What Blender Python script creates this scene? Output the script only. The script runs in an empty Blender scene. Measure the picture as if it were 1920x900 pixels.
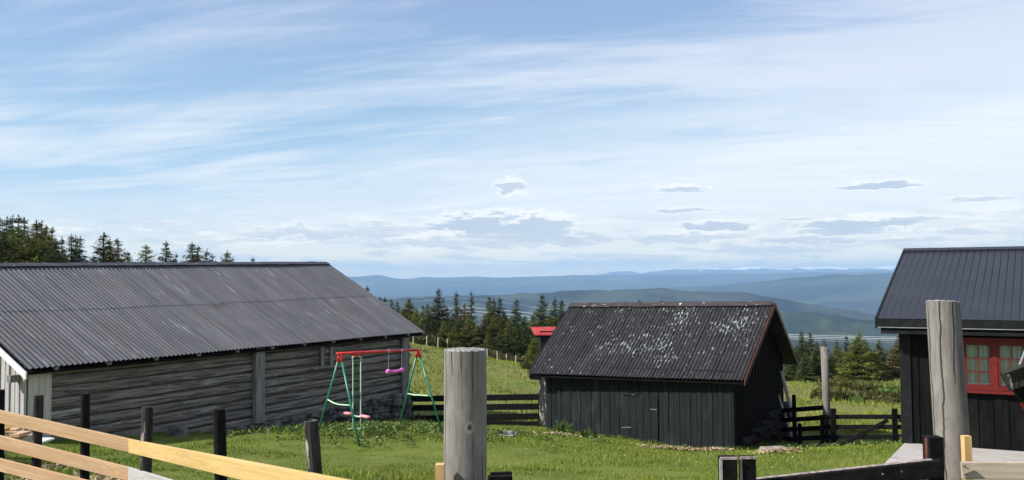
import bpy, math, random
import numpy as np
from mathutils import Vector, Matrix

random.seed(7); rng = np.random.default_rng(7)
R = math.radians
sc = bpy.context.scene
COL = sc.collection

# ------------------------------------------------------------------ camera
F = 1600.0; W0, H0 = 1920, 900
CAMZ = 5.0
cam_d = bpy.data.cameras.new("camera"); cam = bpy.data.objects.new("camera", cam_d); COL.objects.link(cam)
cam_d.sensor_width = 36; cam_d.lens = 36 * F / W0; cam_d.clip_start = 0.1; cam_d.clip_end = 60000
PITCH = math.atan(68 / F); ROLL = -0.0062
CM = Matrix.Translation((0, 0, CAMZ)) @ Matrix.Rotation(math.pi / 2 + PITCH, 4, 'X') @ Matrix.Rotation(ROLL, 4, 'Z')
cam.matrix_world = CM
sc.camera = cam
CR = np.array(CM.to_3x3())

# ------------------------------------------------------------------ sun, sky, exposure
SUN_EL = R(39); SUN_AZ = (-0.955, -0.297)      # direction towards the sun in plan
SUN_STR = 5.0; SKY_STR = 0.090
sc.view_settings.view_transform = 'Standard'; sc.view_settings.look = 'None'
sc.view_settings.gamma = 1.0; sc.view_settings.exposure = 0.50
sl = bpy.data.lights.new("sun", 'SUN'); sl.energy = SUN_STR; sl.angle = R(0.5); sl.color = (1.0, 0.955, 0.89)
so = bpy.data.objects.new("sun", sl); COL.objects.link(so)
_n = math.hypot(*SUN_AZ)
sdir = Vector((SUN_AZ[0] / _n * math.cos(SUN_EL), SUN_AZ[1] / _n * math.cos(SUN_EL), math.sin(SUN_EL)))
so.rotation_euler = sdir.to_track_quat('Z', 'Y').to_euler(); so.location = (-20, -20, 40)
sc.render.engine = 'CYCLES'
try:
    sc.cycles.use_denoising = True; sc.cycles.denoiser = 'OPENIMAGEDENOISE'
    sc.cycles.max_bounces = 5; sc.cycles.diffuse_bounces = 3; sc.cycles.glossy_bounces = 2
    sc.cycles.transparent_max_bounces = 8; sc.cycles.volume_bounces = 0
except Exception: pass

class NT:
    """tiny node helper"""
    def __init__(s, tree): s.t = tree; s.n = tree.nodes; s.l = tree.links
    def new(s, kind, **kw):
        n = s.n.new(kind)
        for k, v in kw.items(): setattr(n, k, v)
        return n
    def put(s, sock, v):
        if hasattr(v, 'is_output') or isinstance(v, bpy.types.NodeSocket): s.l.new(v, sock)
        else: sock.default_value = v
    def math(s, op, a, b=0.0, c=None, clamp=False):
        n = s.new('ShaderNodeMath', operation=op, use_clamp=clamp)
        s.put(n.inputs[0], a); s.put(n.inputs[1], b)
        if c is not None: s.put(n.inputs[2], c)
        return n.outputs[0]
    def mix(s, f, a, b, blend='MIX'):
        n = s.new('ShaderNodeMix', data_type='RGBA', blend_type=blend)
        s.put(n.inputs[0], f)
        for i, v in ((6, a), (7, b)):
            if isinstance(v, (tuple, list)): v = tuple(v) + ((1,) if len(v) == 3 else ())
            s.put(n.inputs[i], v)
        return n.outputs[2]
    def ramp(s, f, lo, hi):
        n = s.new('ShaderNodeMapRange', interpolation_type='SMOOTHSTEP')
        s.put(n.inputs[0], f); n.inputs[1].default_value = lo; n.inputs[2].default_value = hi
        return n.outputs[0]
    def noise(s, vec, scale=1.0, detail=4.0, rough=0.55, dist=0.0):
        n = s.new('ShaderNodeTexNoise'); s.put(n.inputs['Vector'], vec)
        n.inputs['Scale'].default_value = scale; n.inputs['Detail'].default_value = detail
        n.inputs['Roughness'].default_value = rough; n.inputs['Distortion'].default_value = dist
        return n.outputs[0]
    def mapping(s, vec, loc=(0, 0, 0), rot=(0, 0, 0), scale=(1, 1, 1)):
        n = s.new('ShaderNodeMapping'); s.put(n.inputs[0], vec)
        n.inputs[1].default_value = loc; n.inputs[2].default_value = rot; n.inputs[3].default_value = scale
        return n.outputs[0]

world = bpy.data.worlds.new("World"); sc.world = world; world.use_nodes = True
w = NT(world.node_tree); w.n.clear()
sky = w.new('ShaderNodeTexSky', sky_type='NISHITA', sun_disc=False)
sky.sun_elevation = SUN_EL; sky.sun_rotation = math.atan2(sdir.x, sdir.y)
sky.altitude = 900; sky.air_density = 1.0; sky.dust_density = 0.6; sky.ozone_density = 1.0
tc = w.new('ShaderNodeTexCoord').outputs['Generated']
sep = w.new('ShaderNodeSeparateXYZ'); w.put(sep.inputs[0], tc)
dx, dy, dz = sep.outputs
zc = w.math('ADD', w.math('MAXIMUM', dz, 0.0), 0.10)
comb = w.new('ShaderNodeCombineXYZ')
w.put(comb.inputs[0], w.math('DIVIDE', dx, zc)); w.put(comb.inputs[1], w.math('DIVIDE', dy, zc))
pl = comb.outputs[0]
az = w.math('ARCTAN2', dx, dy)                  # azimuth in radians, 0 straight ahead
el = w.math('ARCSINE', dz)
# high thin cloud: long streaks, soft sheets
def streak(loc, ang, sc3, det, ro, di):
    return w.noise(w.mapping(w.mapping(pl, rot=(0, 0, R(ang))), loc, (0, 0, 0), sc3), 1.0, det, ro, di)
s1 = streak((3.1, 1.7, 0.0), 12, (0.40, 1.0, 1), 8, 0.58, 0.8)
s2 = streak((1.0, 9.0, 2.0), 26, (0.45, 2.6, 1), 8, 0.62, 0.6)
s3 = streak((7.6, 2.4, 5.0), -14, (0.30, 0.62, 1), 3, 0.5, 0.3)
s4 = streak((4.0, 6.0, 8.0), 4, (1.0, 7.0, 1), 8, 0.68, 0.5)
cir = w.math('ADD', w.math('MULTIPLY', s1, 0.44), w.math('ADD', w.math('MULTIPLY', s2, 0.22), w.math('MULTIPLY', s3, 0.30)))
cir = w.math('ADD', cir, w.math('MULTIPLY', s4, 0.12))
cirm = w.ramp(cir, 0.465, 0.60)
veil = w.ramp(w.math('ADD', w.math('ADD', el, w.math('MULTIPLY', az, -0.17)), w.math('MULTIPLY', w.math('SUBTRACT', s2, 0.5), 0.18)), 0.235, 0.05)
low = w.ramp(el, 0.14, 0.01)
cover = w.math('MAXIMUM', w.math('ADD', w.math('MULTIPLY', cirm, 0.72), 0.05), w.math('MULTIPLY', veil, w.math('ADD', 0.62, w.math('MULTIPLY', s4, 0.66)), clamp=True))
cover = w.math('MAXIMUM', cover, w.math('MULTIPLY', low, 0.97))
cover = w.math('ADD', 0.02, w.math('MULTIPLY', cover, 0.95), clamp=True)
base = w.mix(w.ramp(el, 0.16, 0.40), (2.9, 4.95, 6.8), (3.1, 3.95, 6.5))
base = w.mix(0.55, base, w.mix(1.0, sky.outputs[0], (1.05, 1.12, 1.2, 1), 'MULTIPLY'))
tint = w.mix(w.ramp(el, 0.12, 0.40), (7.55, 7.95, 8.2), (5.6, 6.0, 7.6))
c0 = w.mix(cover, base, tint)
c0 = w.mix(w.ramp(el, 0.045, 0.004), c0, (11.0, 10.6, 7.6))
# low grey-blue flat clouds near the horizon
ae = w.new('ShaderNodeCombineXYZ'); w.put(ae.inputs[0], az); w.put(ae.inputs[1], el)
aev = ae.outputs[0]
wob = w.noise(w.mapping(aev, (0, 0, 0), (0, 0, 0), (34, 90, 1)), 1.0, 6, 0.65)
band = w.math('MULTIPLY', w.ramp(el, -0.004, 0.018), w.ramp(el, 0.088, 0.045))
fn = w.noise(w.mapping(aev, (5.3, 1.1, 0), (0, 0, 0), (11, 80, 1)), 1.0, 8, 0.68, 0.4)
flat = w.math('MULTIPLY', w.math('MULTIPLY', w.ramp(fn, 0.47, 0.58), band), 0.62)
white = w.math('MULTIPLY', w.ramp(w.noise(w.mapping(aev, (2.3, 8.1, 3), (0, 0, 0), (9, 66, 1)), 1.0, 7, 0.66, 0.3), 0.50, 0.60), band)
c1 = w.mix(w.math('MULTIPLY', white, 0.9), c0, (9.3, 9.2, 8.9))
c1 = w.mix(flat, c1, (5.2, 5.9, 6.9))
# single clouds: (px, py, half width px, half height px, strength)
blobs = [(957,353,30,13,.75),(1277,357,48,6,.8),(1653,349,62,8,.9),(1826,377,52,7,.7),(1280,396,52,6,.75),(1342,426,80,10,.9),
         (1612,424,100,14,.9),(1560,437,80,9,.8),(1495,410,36,4,.7),(1720,410,42,4,.7),(905,424,110,22,.9),(1020,430,60,24,.85),(960,447,170,16,.8),(620,440,150,14,.6),
         (1000,458,160,18,.65),(700,432,110,14,.5),(860,458,150,14,.55),(1280,448,110,12,.6),(1520,452,90,10,.7),(1800,436,50,6,.55),(1740,450,70,7,.55),(300,420,35,4,.35),(1400,470,180,8,.5)]
acc = None
def dir_of(px, py):
    v = CR @ np.array([(px - 960) / F, -(py - 450) / F, -1.0]); return v / np.linalg.norm(v)
for (px, py, hw, hh, st) in blobs:
    v = dir_of(px, py); a0 = math.atan2(v[0], v[1]); e0 = math.asin(v[2])
    ax = w.math('DIVIDE', w.math('SUBTRACT', az, a0), hw / F * 1.05)
    ey = w.math('SUBTRACT', el, e0)
    ey = w.math('ADD', ey, w.math('MULTIPLY', w.math('SUBTRACT', wob, 0.5), hh / F * -3.4))
    ey = w.math('DIVIDE', ey, hh / F)
    ey = w.math('MAXIMUM', ey, w.math('MULTIPLY', ey, -1.9))    # flatter underneath
    rr = w.math('ADD', w.math('MULTIPLY', ax, ax), w.math('MULTIPLY', ey, ey))
    rr = w.math('ADD', rr, w.math('MULTIPLY', w.math('SUBTRACT', fn, 0.5), -5.0))
    m = w.math('MULTIPLY', w.ramp(rr, 1.15, 0.35), min(1.0, st * 1.0))
    rt_ = w.math('ADD', w.math('MULTIPLY', ax, ax), w.math('POWER', w.math('ABSOLUTE', w.math('SUBTRACT', ey, 0.55)), 2.0))
    rt_ = w.math('ADD', rt_, w.math('MULTIPLY', w.math('SUBTRACT', fn, 0.5), -5.0))
    mt_ = w.math('MULTIPLY', w.ramp(rt_, 1.5, 0.5), st * 0.75)
    acc = m if acc is None else w.math('MAXIMUM', acc, m)
    top_ = mt_ if len(w.n) < 0 or m is acc else w.math('MAXIMUM', top_, mt_)
c1 = w.mix(top_, c1, (9.2, 9.2, 9.0))
c2 = w.mix(acc, c1, (4.4, 5.2, 6.3))
c2 = w.mix(w.ramp(el, 0.09, 0.01), c2, w.mix(1.0, c2, (1.14, 1.06, 0.90, 1), 'MULTIPLY'))
bg = w.new('ShaderNodeBackground'); w.put(bg.inputs[0], c2); bg.inputs[1].default_value = SKY_STR
wo = w.new('ShaderNodeOutputWorld'); w.put(wo.inputs[0], bg.outputs[0])

# ------------------------------------------------------------------ helpers
def ray(px, py): return CR @ np.array([(px - 960) / F, -(py - 450) / F, -1.0])
C0 = np.array([0, 0, CAMZ])
def P(px, py, d):
    r = ray(px, py); return C0 + r * (d / r[1])
def on_plane(px, py, p0, n):
    r = ray(px, py); n = np.array(n, float); t = np.dot(np.array(p0) - C0, n) / np.dot(r, n); return C0 + r * t
def A(*v): return np.array(v, float)
def unit(v): v = np.array(v, float); return v / np.linalg.norm(v)

class MB:
    def __init__(s): s.v = []; s.f = []; s.n = 0
    def add(s, vs, fs):
        s.v.extend([tuple(map(float, p)) for p in vs]); s.f.extend([tuple(i + s.n for i in f) for f in fs]); s.n += len(vs); return s
    def box(s, o, X, Y, Z):
        o, X, Y, Z = map(lambda a: np.array(a, float), (o, X, Y, Z))
        vs = [o, o+X, o+X+Y, o+Y, o+Z, o+X+Z, o+X+Y+Z, o+Y+Z]
        fs = [(0,3,2,1),(4,5,6,7),(0,1,5,4),(1,2,6,5),(2,3,7,6),(3,0,4,7)]
        if np.dot(np.cross(X, Y), Z) < 0: fs = [f[::-1] for f in fs]
        return s.add(vs, fs)
    def hexa(s, v8):   # bottom 4 then top 4 (ccw seen from above)
        return s.add(v8, [(0,3,2,1),(4,5,6,7),(0,1,5,4),(1,2,6,5),(2,3,7,6),(3,0,4,7)])
    def beam(s, p0, p1, wd, ht, up=(0, 0, 1), bev=0.0):
        """bar from p0 to p1, centre line, width wd sideways, height ht along up"""
        p0, p1 = A(*p0), A(*p1); d = unit(p1 - p0); side = unit(np.cross(d, up)); u = np.cross(side, d)
        a, b = wd/2, ht/2; c = min(bev, a*.6, b*.6)
        if c > 0: pr = [(-a,-b+c),(-a+c,-b),(a-c,-b),(a,-b+c),(a,b-c),(a-c,b),(-a+c,b),(-a,b-c)]
        else: pr = [(-a,-b),(a,-b),(a,b),(-a,b)]
        k = len(pr); vs = [p0 + side*x + u*y for x, y in pr] + [p1 + side*x + u*y for x, y in pr]
        fs = [(i, i+k, (i+1) % k + k, (i+1) % k) for i in range(k)] + [tuple(range(k)), tuple(range(2*k-1, k-1, -1))]
        return s.add(vs, fs)
    def tube(s, pts, rad, n=10, caps=True, jit=0.0):
        pts = [A(*p) for p in pts]; m = len(pts); vs = []
        if not hasattr(rad, '__len__'): rad = [rad] * m
        ref = None
        js = rng.uniform(-jit, jit, n) if jit else np.zeros(n)
        for i in range(m):
            d = unit(pts[min(i+1, m-1)] - pts[max(i-1, 0)])
            if ref is None:
                ref = unit(np.cross(d, A(0, 0, 1) if abs(d[2]) < .9 else A(0, 1, 0)))
            ref = unit(ref - d*np.dot(ref, d)); b = np.cross(d, ref)
            for k in range(n):
                t = 2*math.pi*k/n; r = rad[i] * (1 + js[k]); vs.append(pts[i] + ref*math.cos(t)*r + b*math.sin(t)*r)
        fs = [(i*n+k, i*n+(k+1) % n, (i+1)*n+(k+1) % n, (i+1)*n+k) for i in range(m-1) for k in range(n)]
        if caps: fs += [tuple(range(n-1, -1, -1)), tuple(range((m-1)*n, m*n))]
        return s.add(vs, fs)
    def rock(s, c, r, seed=None, n=7):
        """irregular stone: squashed, faceted ball"""
        g = np.random.default_rng(seed if seed is not None else int(rng.integers(1e9)))
        c = A(*c); r = A(*r); vs = []; rows = 5; rot = g.uniform(0, 6.28)
        for i in range(rows + 1):
            ph = math.pi * i / rows; cnt = 1 if i in (0, rows) else n
            for k in range(cnt):
                t = 2*math.pi*k/n + rot; q = A(math.sin(ph)*math.cos(t), math.sin(ph)*math.sin(t), math.cos(ph))
                q = np.sign(q) * np.abs(q) ** 0.62
                vs.append(c + q * r * g.uniform(.80, 1.08))
        fs = [(0, 1+k, 1+(k+1) % n) for k in range(n)]
        for i in range(1, rows-1):
            a = 1+(i-1)*n
            fs += [(a+k, a+n+k, a+n+(k+1) % n, a+(k+1) % n) for k in range(n)]
        a = 1+(rows-2)*n; L = len(vs)-1
        fs += [(a+k, L, a+(k+1) % n) for k in range(n)]
        return s.add(vs, fs)

def obj(name, mb, mat, parent=None, smooth=False, label=None):
    me = bpy.data.meshes.new(name)
    v = np.array(mb.v, float)
    loc = np.array(parent['_o']) if parent is not None else None
    if loc is None:
        lo, hi = v.min(0), v.max(0); loc = A((lo[0]+hi[0])/2, (lo[1]+hi[1])/2, lo[2])
        me.from_pydata((v - loc).tolist(), [], mb.f)
    else: me.from_pydata((v - loc).tolist(), [], mb.f)
    me.materials.append(mat); me.update()
    if smooth: me.polygons.foreach_set('use_smooth', [True] * len(me.polygons))
    o = bpy.data.objects.new(name, me); COL.objects.link(o)
    if parent is None: o.location = loc; o['_o'] = [0, 0, 0]; del o['_o']
    else:
        r_ = parent
        o.parent = r_; o['_o'] = list(map(float, loc))
    if label: o['label'] = label
    return o
def thing(name, label, cat, loc, group=None):
    o = bpy.data.objects.new(name, None); COL.objects.link(o); o.location = tuple(map(float, loc)); o.empty_display_size = .2
    o['label'] = label; o['category'] = cat; o['_o'] = list(map(float, loc))
    if group: o['group'] = group
    return o
def tag(o, label, cat, group=None, kind=None):
    o['label'] = label; o['category'] = cat
    if group: o['group'] = group
    if kind: o['kind'] = kind
    return o
def np_mesh(name, V, Fc, mat, kind_attr=None):
    """V (n,3), Fc (m,k)"""
    me = bpy.data.meshes.new(name); V = np.asarray(V, np.float32); Fc = np.asarray(Fc, np.int32); m, k = Fc.shape
    me.vertices.add(len(V)); me.vertices.foreach_set('co', V.ravel())
    me.loops.add(m*k); me.loops.foreach_set('vertex_index', Fc.ravel())
    me.polygons.add(m); me.polygons.foreach_set('loop_start', np.arange(0, m*k, k, dtype=np.int32))
    me.polygons.foreach_set('loop_total', np.full(m, k, np.int32))
    if kind_attr is not None:
        a = me.attributes.new('tone', 'FLOAT', 'POINT'); a.data.foreach_set('value', np.asarray(kind_attr, np.float32))
    me.update(calc_edges=True); me.validate(); me.materials.append(mat); return me

# ------------------------------------------------------------------ materials
def material(name, c1, c2, scale=(1, 1, 1), rotz=0.0, rough=0.8, bump=0.3, bdist=0.01, detail=6, lo=.35, hi=.65, c3=None, s3=(1, 1, 1), lo3=.6, hi3=.7, spec=0.3, metal=0.0, rnd=0.0, dist=0.0, c4=None, s4=(1,1,1), lo4=.6, hi4=.7, a4=1.0, a3=1.0):
    m = bpy.data.materials.new(name); m.use_nodes = True; t = NT(m.node_tree)
    b = m.node_tree.nodes['Principled BSDF']
    co = t.new('ShaderNodeTexCoord').outputs['Object']
    if rotz: co = t.mapping(co, rot=(0, 0, rotz))
    n1 = t.noise(t.mapping(co, scale=scale), 1.0, detail, .6, dist)
    col = t.mix(t.ramp(n1, lo, hi), c1, c2)
    h = n1
    if c3:
        n3 = t.noise(t.mapping(co, (3.3, 1.2, 7.7), scale=s3), 1.0, 5, .6)
        col = t.mix(t.math('MULTIPLY', t.ramp(n3, lo3, hi3), a3), col, c3)
    if c4:
        n4 = t.noise(t.mapping(co, (13.3, 5.2, 1.7), scale=s4), 1.0, 5, .6)
        col = t.mix(t.math('MULTIPLY', t.ramp(n4, lo4, hi4), a4), col, c4)
    if rnd:
        oi = t.new('ShaderNodeObjectInfo').outputs['Random']
        hs = t.new('ShaderNodeHueSaturation'); t.put(hs.inputs['Color'], col)
        t.put(hs.inputs['Value'], t.math('ADD', 1 - rnd, t.math('MULTIPLY', oi, 2*rnd)))
        col = hs.outputs[0]
    t.put(b.inputs['Base Color'], col)
    b.inputs['Roughness'].default_value = rough; b.inputs['Metallic'].default_value = metal
    b.inputs['Specular IOR Level'].default_value = spec
    if bump:
        bn = t.new('ShaderNodeBump'); bn.inputs['Strength'].default_value = bump; bn.inputs['Distance'].default_value = bdist
        t.put(bn.inputs['Height'], h); t.put(b.inputs['Normal'], bn.outputs[0])
    return m

BA = R(31)     # barn long axis is turned 31 degrees right of the view axis
M = {}
M['logs'] = material('weathered_logs', (.062,.055,.046), (.265,.243,.212), (.8, 24, 24), R(-59), .9, 1.0, .03, 9, .30, .66, (.40,.38,.35), (1.6, 9, 9), .54, .70, a3=.6, c4=(.018,.016,.014), s4=(.55, 30, 30), lo4=.575, hi4=.64, a4=.9)
M['log_post'] = material('weathered_post_board', (.12,.115,.105), (.28,.27,.25), (26, 26, 1.5), 0, .9, .5, .01)
M['roof_barn'] = material('grey_corrugated_sheet', (.098,.097,.101), (.150,.148,.150), (.55, 9.0, 9.0), 0, .62, .1, .004, 6, .3, .7, (.30,.30,.30), (.5, 16, 3.0), .63, .74, .35, 0.0, a3=.7)
M['ridge_barn'] = material('dark_ridge_sheet', (.035,.036,.04), (.06,.06,.065), (3, 3, 3), 0, .5, .1, c3=(.45,.45,.45), s3=(5,5,5), lo3=.66, hi3=.72)
M['white_board'] = material('white_painted_board', (.62,.62,.60), (.75,.75,.73), (14, 14, 1.2), 0, .6, .2)
M['gable_board'] = material('pale_grey_board', (.30,.285,.27), (.45,.435,.42), (22, 22, 1.1), 0, .85, .4, c3=(.2,.18,.17), s3=(30,30,.8), lo3=.58, hi3=.7)
M['corner_board'] = material('tan_grey_corner_board', (.34,.31,.265), (.52,.48,.42), (22, 22, 1.1), 0, .85, .4)
M['stone'] = material('grey_field_stone', (.040,.037,.033), (.165,.158,.145), (3.5, 3.5, 3.5), 0, .9, .6, .03, c3=(.25,.25,.24), s3=(9,9,9), lo3=.58, hi3=.68)
M['pale_stone'] = material('pale_lichen_stone', (.25,.25,.24), (.50,.50,.49), (9, 9, 9), 0, .9, .5, .02)
M['shed_roof'] = None
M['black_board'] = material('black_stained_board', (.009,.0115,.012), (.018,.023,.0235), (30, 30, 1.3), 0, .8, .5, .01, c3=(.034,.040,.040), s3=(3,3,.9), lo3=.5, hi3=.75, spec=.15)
M['cabin_board'] = material('black_cabin_board', (.002,.0021,.002), (.0065,.0067,.0063), (30, 30, 1.3), 0, .85, .5, .01, c3=(.011,.011,.010), s3=(3,3,.9), lo3=.5, hi3=.75, spec=.12)
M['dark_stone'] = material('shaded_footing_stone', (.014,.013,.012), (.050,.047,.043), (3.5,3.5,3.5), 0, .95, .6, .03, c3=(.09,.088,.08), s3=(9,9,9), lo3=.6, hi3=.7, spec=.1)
M['dark_log'] = material('shade_dark_wall', (.004,.0035,.003), (.010,.009,.008), (3, 3, 16), 0, .9, .6, .02, spec=.06)  # shed gable's shade is put into this colour; also used for backings
M['brown_trim'] = material('brown_red_barge_board', (.060,.020,.013), (.105,.040,.026), (9, 9, 9), 0, .7, .3)
M['hinge'] = material('worn_light_hinge', (.14,.14,.13), (.24,.24,.22), (20,20,20), 0, .5, .1)
M['black_wood'] = material('black_fence_wood', (.004,.004,.004), (.010,.010,.0095), (14, 14, 14), 0, .75, .5, .01, c3=(.06,.056,.05), s3=(26,26,6), lo3=.68, hi3=.76, spec=.1, a3=.3)
M['worn_black'] = material('worn_black_post', (.009,.0085,.008), (.035,.032,.029), (34, 34, 2.4), 0, .85, .7, .01, lo=.35, hi=.6, c3=(.32,.29,.26), s3=(14,14,3), lo3=.56, hi3=.63)
M['worn_edge'] = material('bare_worn_wood', (.16,.12,.105), (.40,.34,.31), (40, 40, 8), 0, .9, .4)
M['fresh_pink'] = material('fresh_sawn_pinkish_board', (.46,.30,.185), (.62,.43,.285), (1.6, 1.6, 34), 0, .75, .25, .004, c3=(.30,.17,.09), s3=(4.5,4.5,13), lo3=.66, hi3=.74)
M['fresh_yellow'] = material('fresh_sawn_yellow_board', (.44,.29,.115), (.56,.40,.18), (1.6, 1.6, 34), 0, .75, .25, .004, c3=(.24,.14,.055), s3=(5,5,9), lo3=.64, hi3=.73)
M['grey_board'] = material('pale_weathered_board', (.35,.31,.27), (.52,.47,.42), (1.8, 1.8, 40), 0, .8, .3, .004, c3=(.18,.15,.12), s3=(5,5,16), lo3=.66, hi3=.74)
M['silver_board'] = material('silver_grey_board', (.32,.305,.295), (.44,.42,.405), (1.8, 1.8, 40), 0, .8, .3, .004, c3=(.2,.18,.16), s3=(9,9,12), lo3=.68, hi3=.74)
M['stake'] = material('yellow_pine_stake', (.50,.32,.13), (.66,.46,.21), (26, 26, 2), 0, .75, .2)
M['pole'] = None
M['steel_roof'] = material('dark_blue_grey_steel', (.019,.021,.026), (.025,.027,.032), (1.5, 1.5, 1.5), 0, .45, .02, spec=.4)
M['dark_trim'] = material('black_eave_board', (.006,.007,.007), (.013,.014,.015), (6, 6, 6), 0, .6, .15, spec=.2)
M['gutter'] = material('grey_metal_edge', (.30,.31,.31), (.42,.43,.43), (8, 8, 8), 0, .35, .05, metal=.4)
M['red'] = material('red_window_paint', (.105,.010,.009), (.155,.016,.013), (12, 12, 12), 0, .5, .15)
M['red_roof'] = material('red_roof_sheet', (.36,.035,.03), (.45,.055,.045), (3, 3, 3), 0, .5, .05)
M['white_sill'] = material('white_sill_paint', (.70,.71,.70), (.78,.78,.77), (9,9,9), 0, .5, .05)
M['curtain'] = material('pale_curtain', (.78,.76,.70), (.86,.85,.80), (30, 30, 1.2), 0, .9, .3)
M['deck'] = material('pale_weathered_deck', (.33,.30,.275), (.47,.435,.40), (2.2, 30, 30), R(26), .8, .3, .004, c3=(.22,.19,.17), s3=(3,3,3), lo3=.6, hi3=.75, a3=.5)
M['green_metal'] = material('green_enamel_tube', (.012,.16,.085), (.018,.21,.115), (9, 9, 9), 0, .35, .03, spec=.5)
M['mint'] = material('pale_mint_tube', (.40,.62,.40), (.50,.70,.47), (9, 9, 9), 0, .4, .02)
M['red_tube'] = material('red_enamel_tube', (.50,.020,.020), (.60,.035,.03), (9, 9, 9), 0, .35, .02, spec=.5)
M['pink'] = material('pink_plastic', (.62,.11,.42), (.70,.17,.48), (5, 5, 5), 0, .4, .02)
M['salmon'] = material('faded_pink_plastic', (.70,.22,.27), (.78,.33,.36), (5, 5, 5), 0, .45, .02)
M['chain'] = material('chain_steel', (.30,.28,.30), (.42,.40,.42), (50,50,50), 0, .4, .1, metal=.5)
M['wire'] = material('aluminium_wire', (.72,.74,.76), (.80,.81,.82), (1, 1, 1), 0, .4, .0)
M['bark'] = material('spruce_bark', (.05,.04,.032), (.12,.10,.085), (9, 9, 3), 0, .95, .5)
M['pale_post'] = material('pale_fence_stake', (.34,.31,.27), (.46,.43,.38), (9, 9, 3), 0, .9, .3)

def plank_mat(name, c1, c2, knot, weather=None, wa=.5):
    m = bpy.data.materials.new(name); m.use_nodes = True; t = NT(m.node_tree); b = t.n['Principled BSDF']
    at = t.new('ShaderNodeAttribute', attribute_name='uvw').outputs['Vector']
    vo = t.new('ShaderNodeTexVoronoi', feature='F1'); t.put(vo.inputs['Vector'], t.mapping(at, (.3, .2, .1), scale=(2.6, 5.5, 5.5))); vo.inputs['Scale'].default_value = 1
    dk = vo.outputs['Distance']; pull = t.ramp(dk, .45, .0)
    cc = t.new('ShaderNodeVectorMath', operation='ADD'); t.put(cc.inputs[0], at); cb = t.new('ShaderNodeCombineXYZ'); t.put(cb.inputs[1], t.math('MULTIPLY', pull, .035)); t.put(cb.inputs[2], t.math('MULTIPLY', pull, .035)); t.put(cc.inputs[1], cb.outputs[0])
    g1 = t.noise(t.mapping(cc.outputs[0], scale=(1.3, 60, 60)), 1, 5, .6, .3); g2 = t.noise(t.mapping(at, scale=(1.1, 4, 4)), 1, 3, .5)
    col = t.mix(t.ramp(g1, .3, .7), c1, c2); col = t.mix(t.math('MULTIPLY', t.ramp(g2, .4, .7), .35), col, tuple(x*.72 for x in c1))
    if weather: col = t.mix(t.math('MULTIPLY', t.ramp(t.noise(t.mapping(at, scale=(5, 24, 24)), 1, 6, .65), .5, .68), wa), col, weather)
    col = t.mix(t.math('MULTIPLY', t.ramp(dk, .13, .05), .8), col, knot)
    t.put(b.inputs['Base Color'], col); b.inputs['Roughness'].default_value = .8; b.inputs['Specular IOR Level'].default_value = .2
    bn = t.new('ShaderNodeBump'); bn.inputs['Strength'].default_value = .3; bn.inputs['Distance'].default_value = .004
    t.put(bn.inputs['Height'], g1); t.put(b.inputs['Normal'], bn.outputs[0]); return m
M['fresh_pink'] = plank_mat('fresh_sawn_pinkish_board', (.46,.28,.15), (.60,.40,.235), (.20,.09,.04), (.40,.32,.25), .5)
M['fresh_yellow'] = plank_mat('fresh_sawn_yellow_board', (.45,.295,.105), (.58,.41,.175), (.25,.13,.05), (.50,.40,.24), .4)
M['grey_board'] = plank_mat('pale_weathered_board', (.34,.28,.21), (.48,.41,.32), (.15,.11,.08), (.30,.28,.25), .5)
M['silver_board'] = plank_mat('silver_grey_board', (.33,.31,.295), (.45,.43,.41), (.14,.12,.10), (.26,.25,.24), .5)
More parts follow.
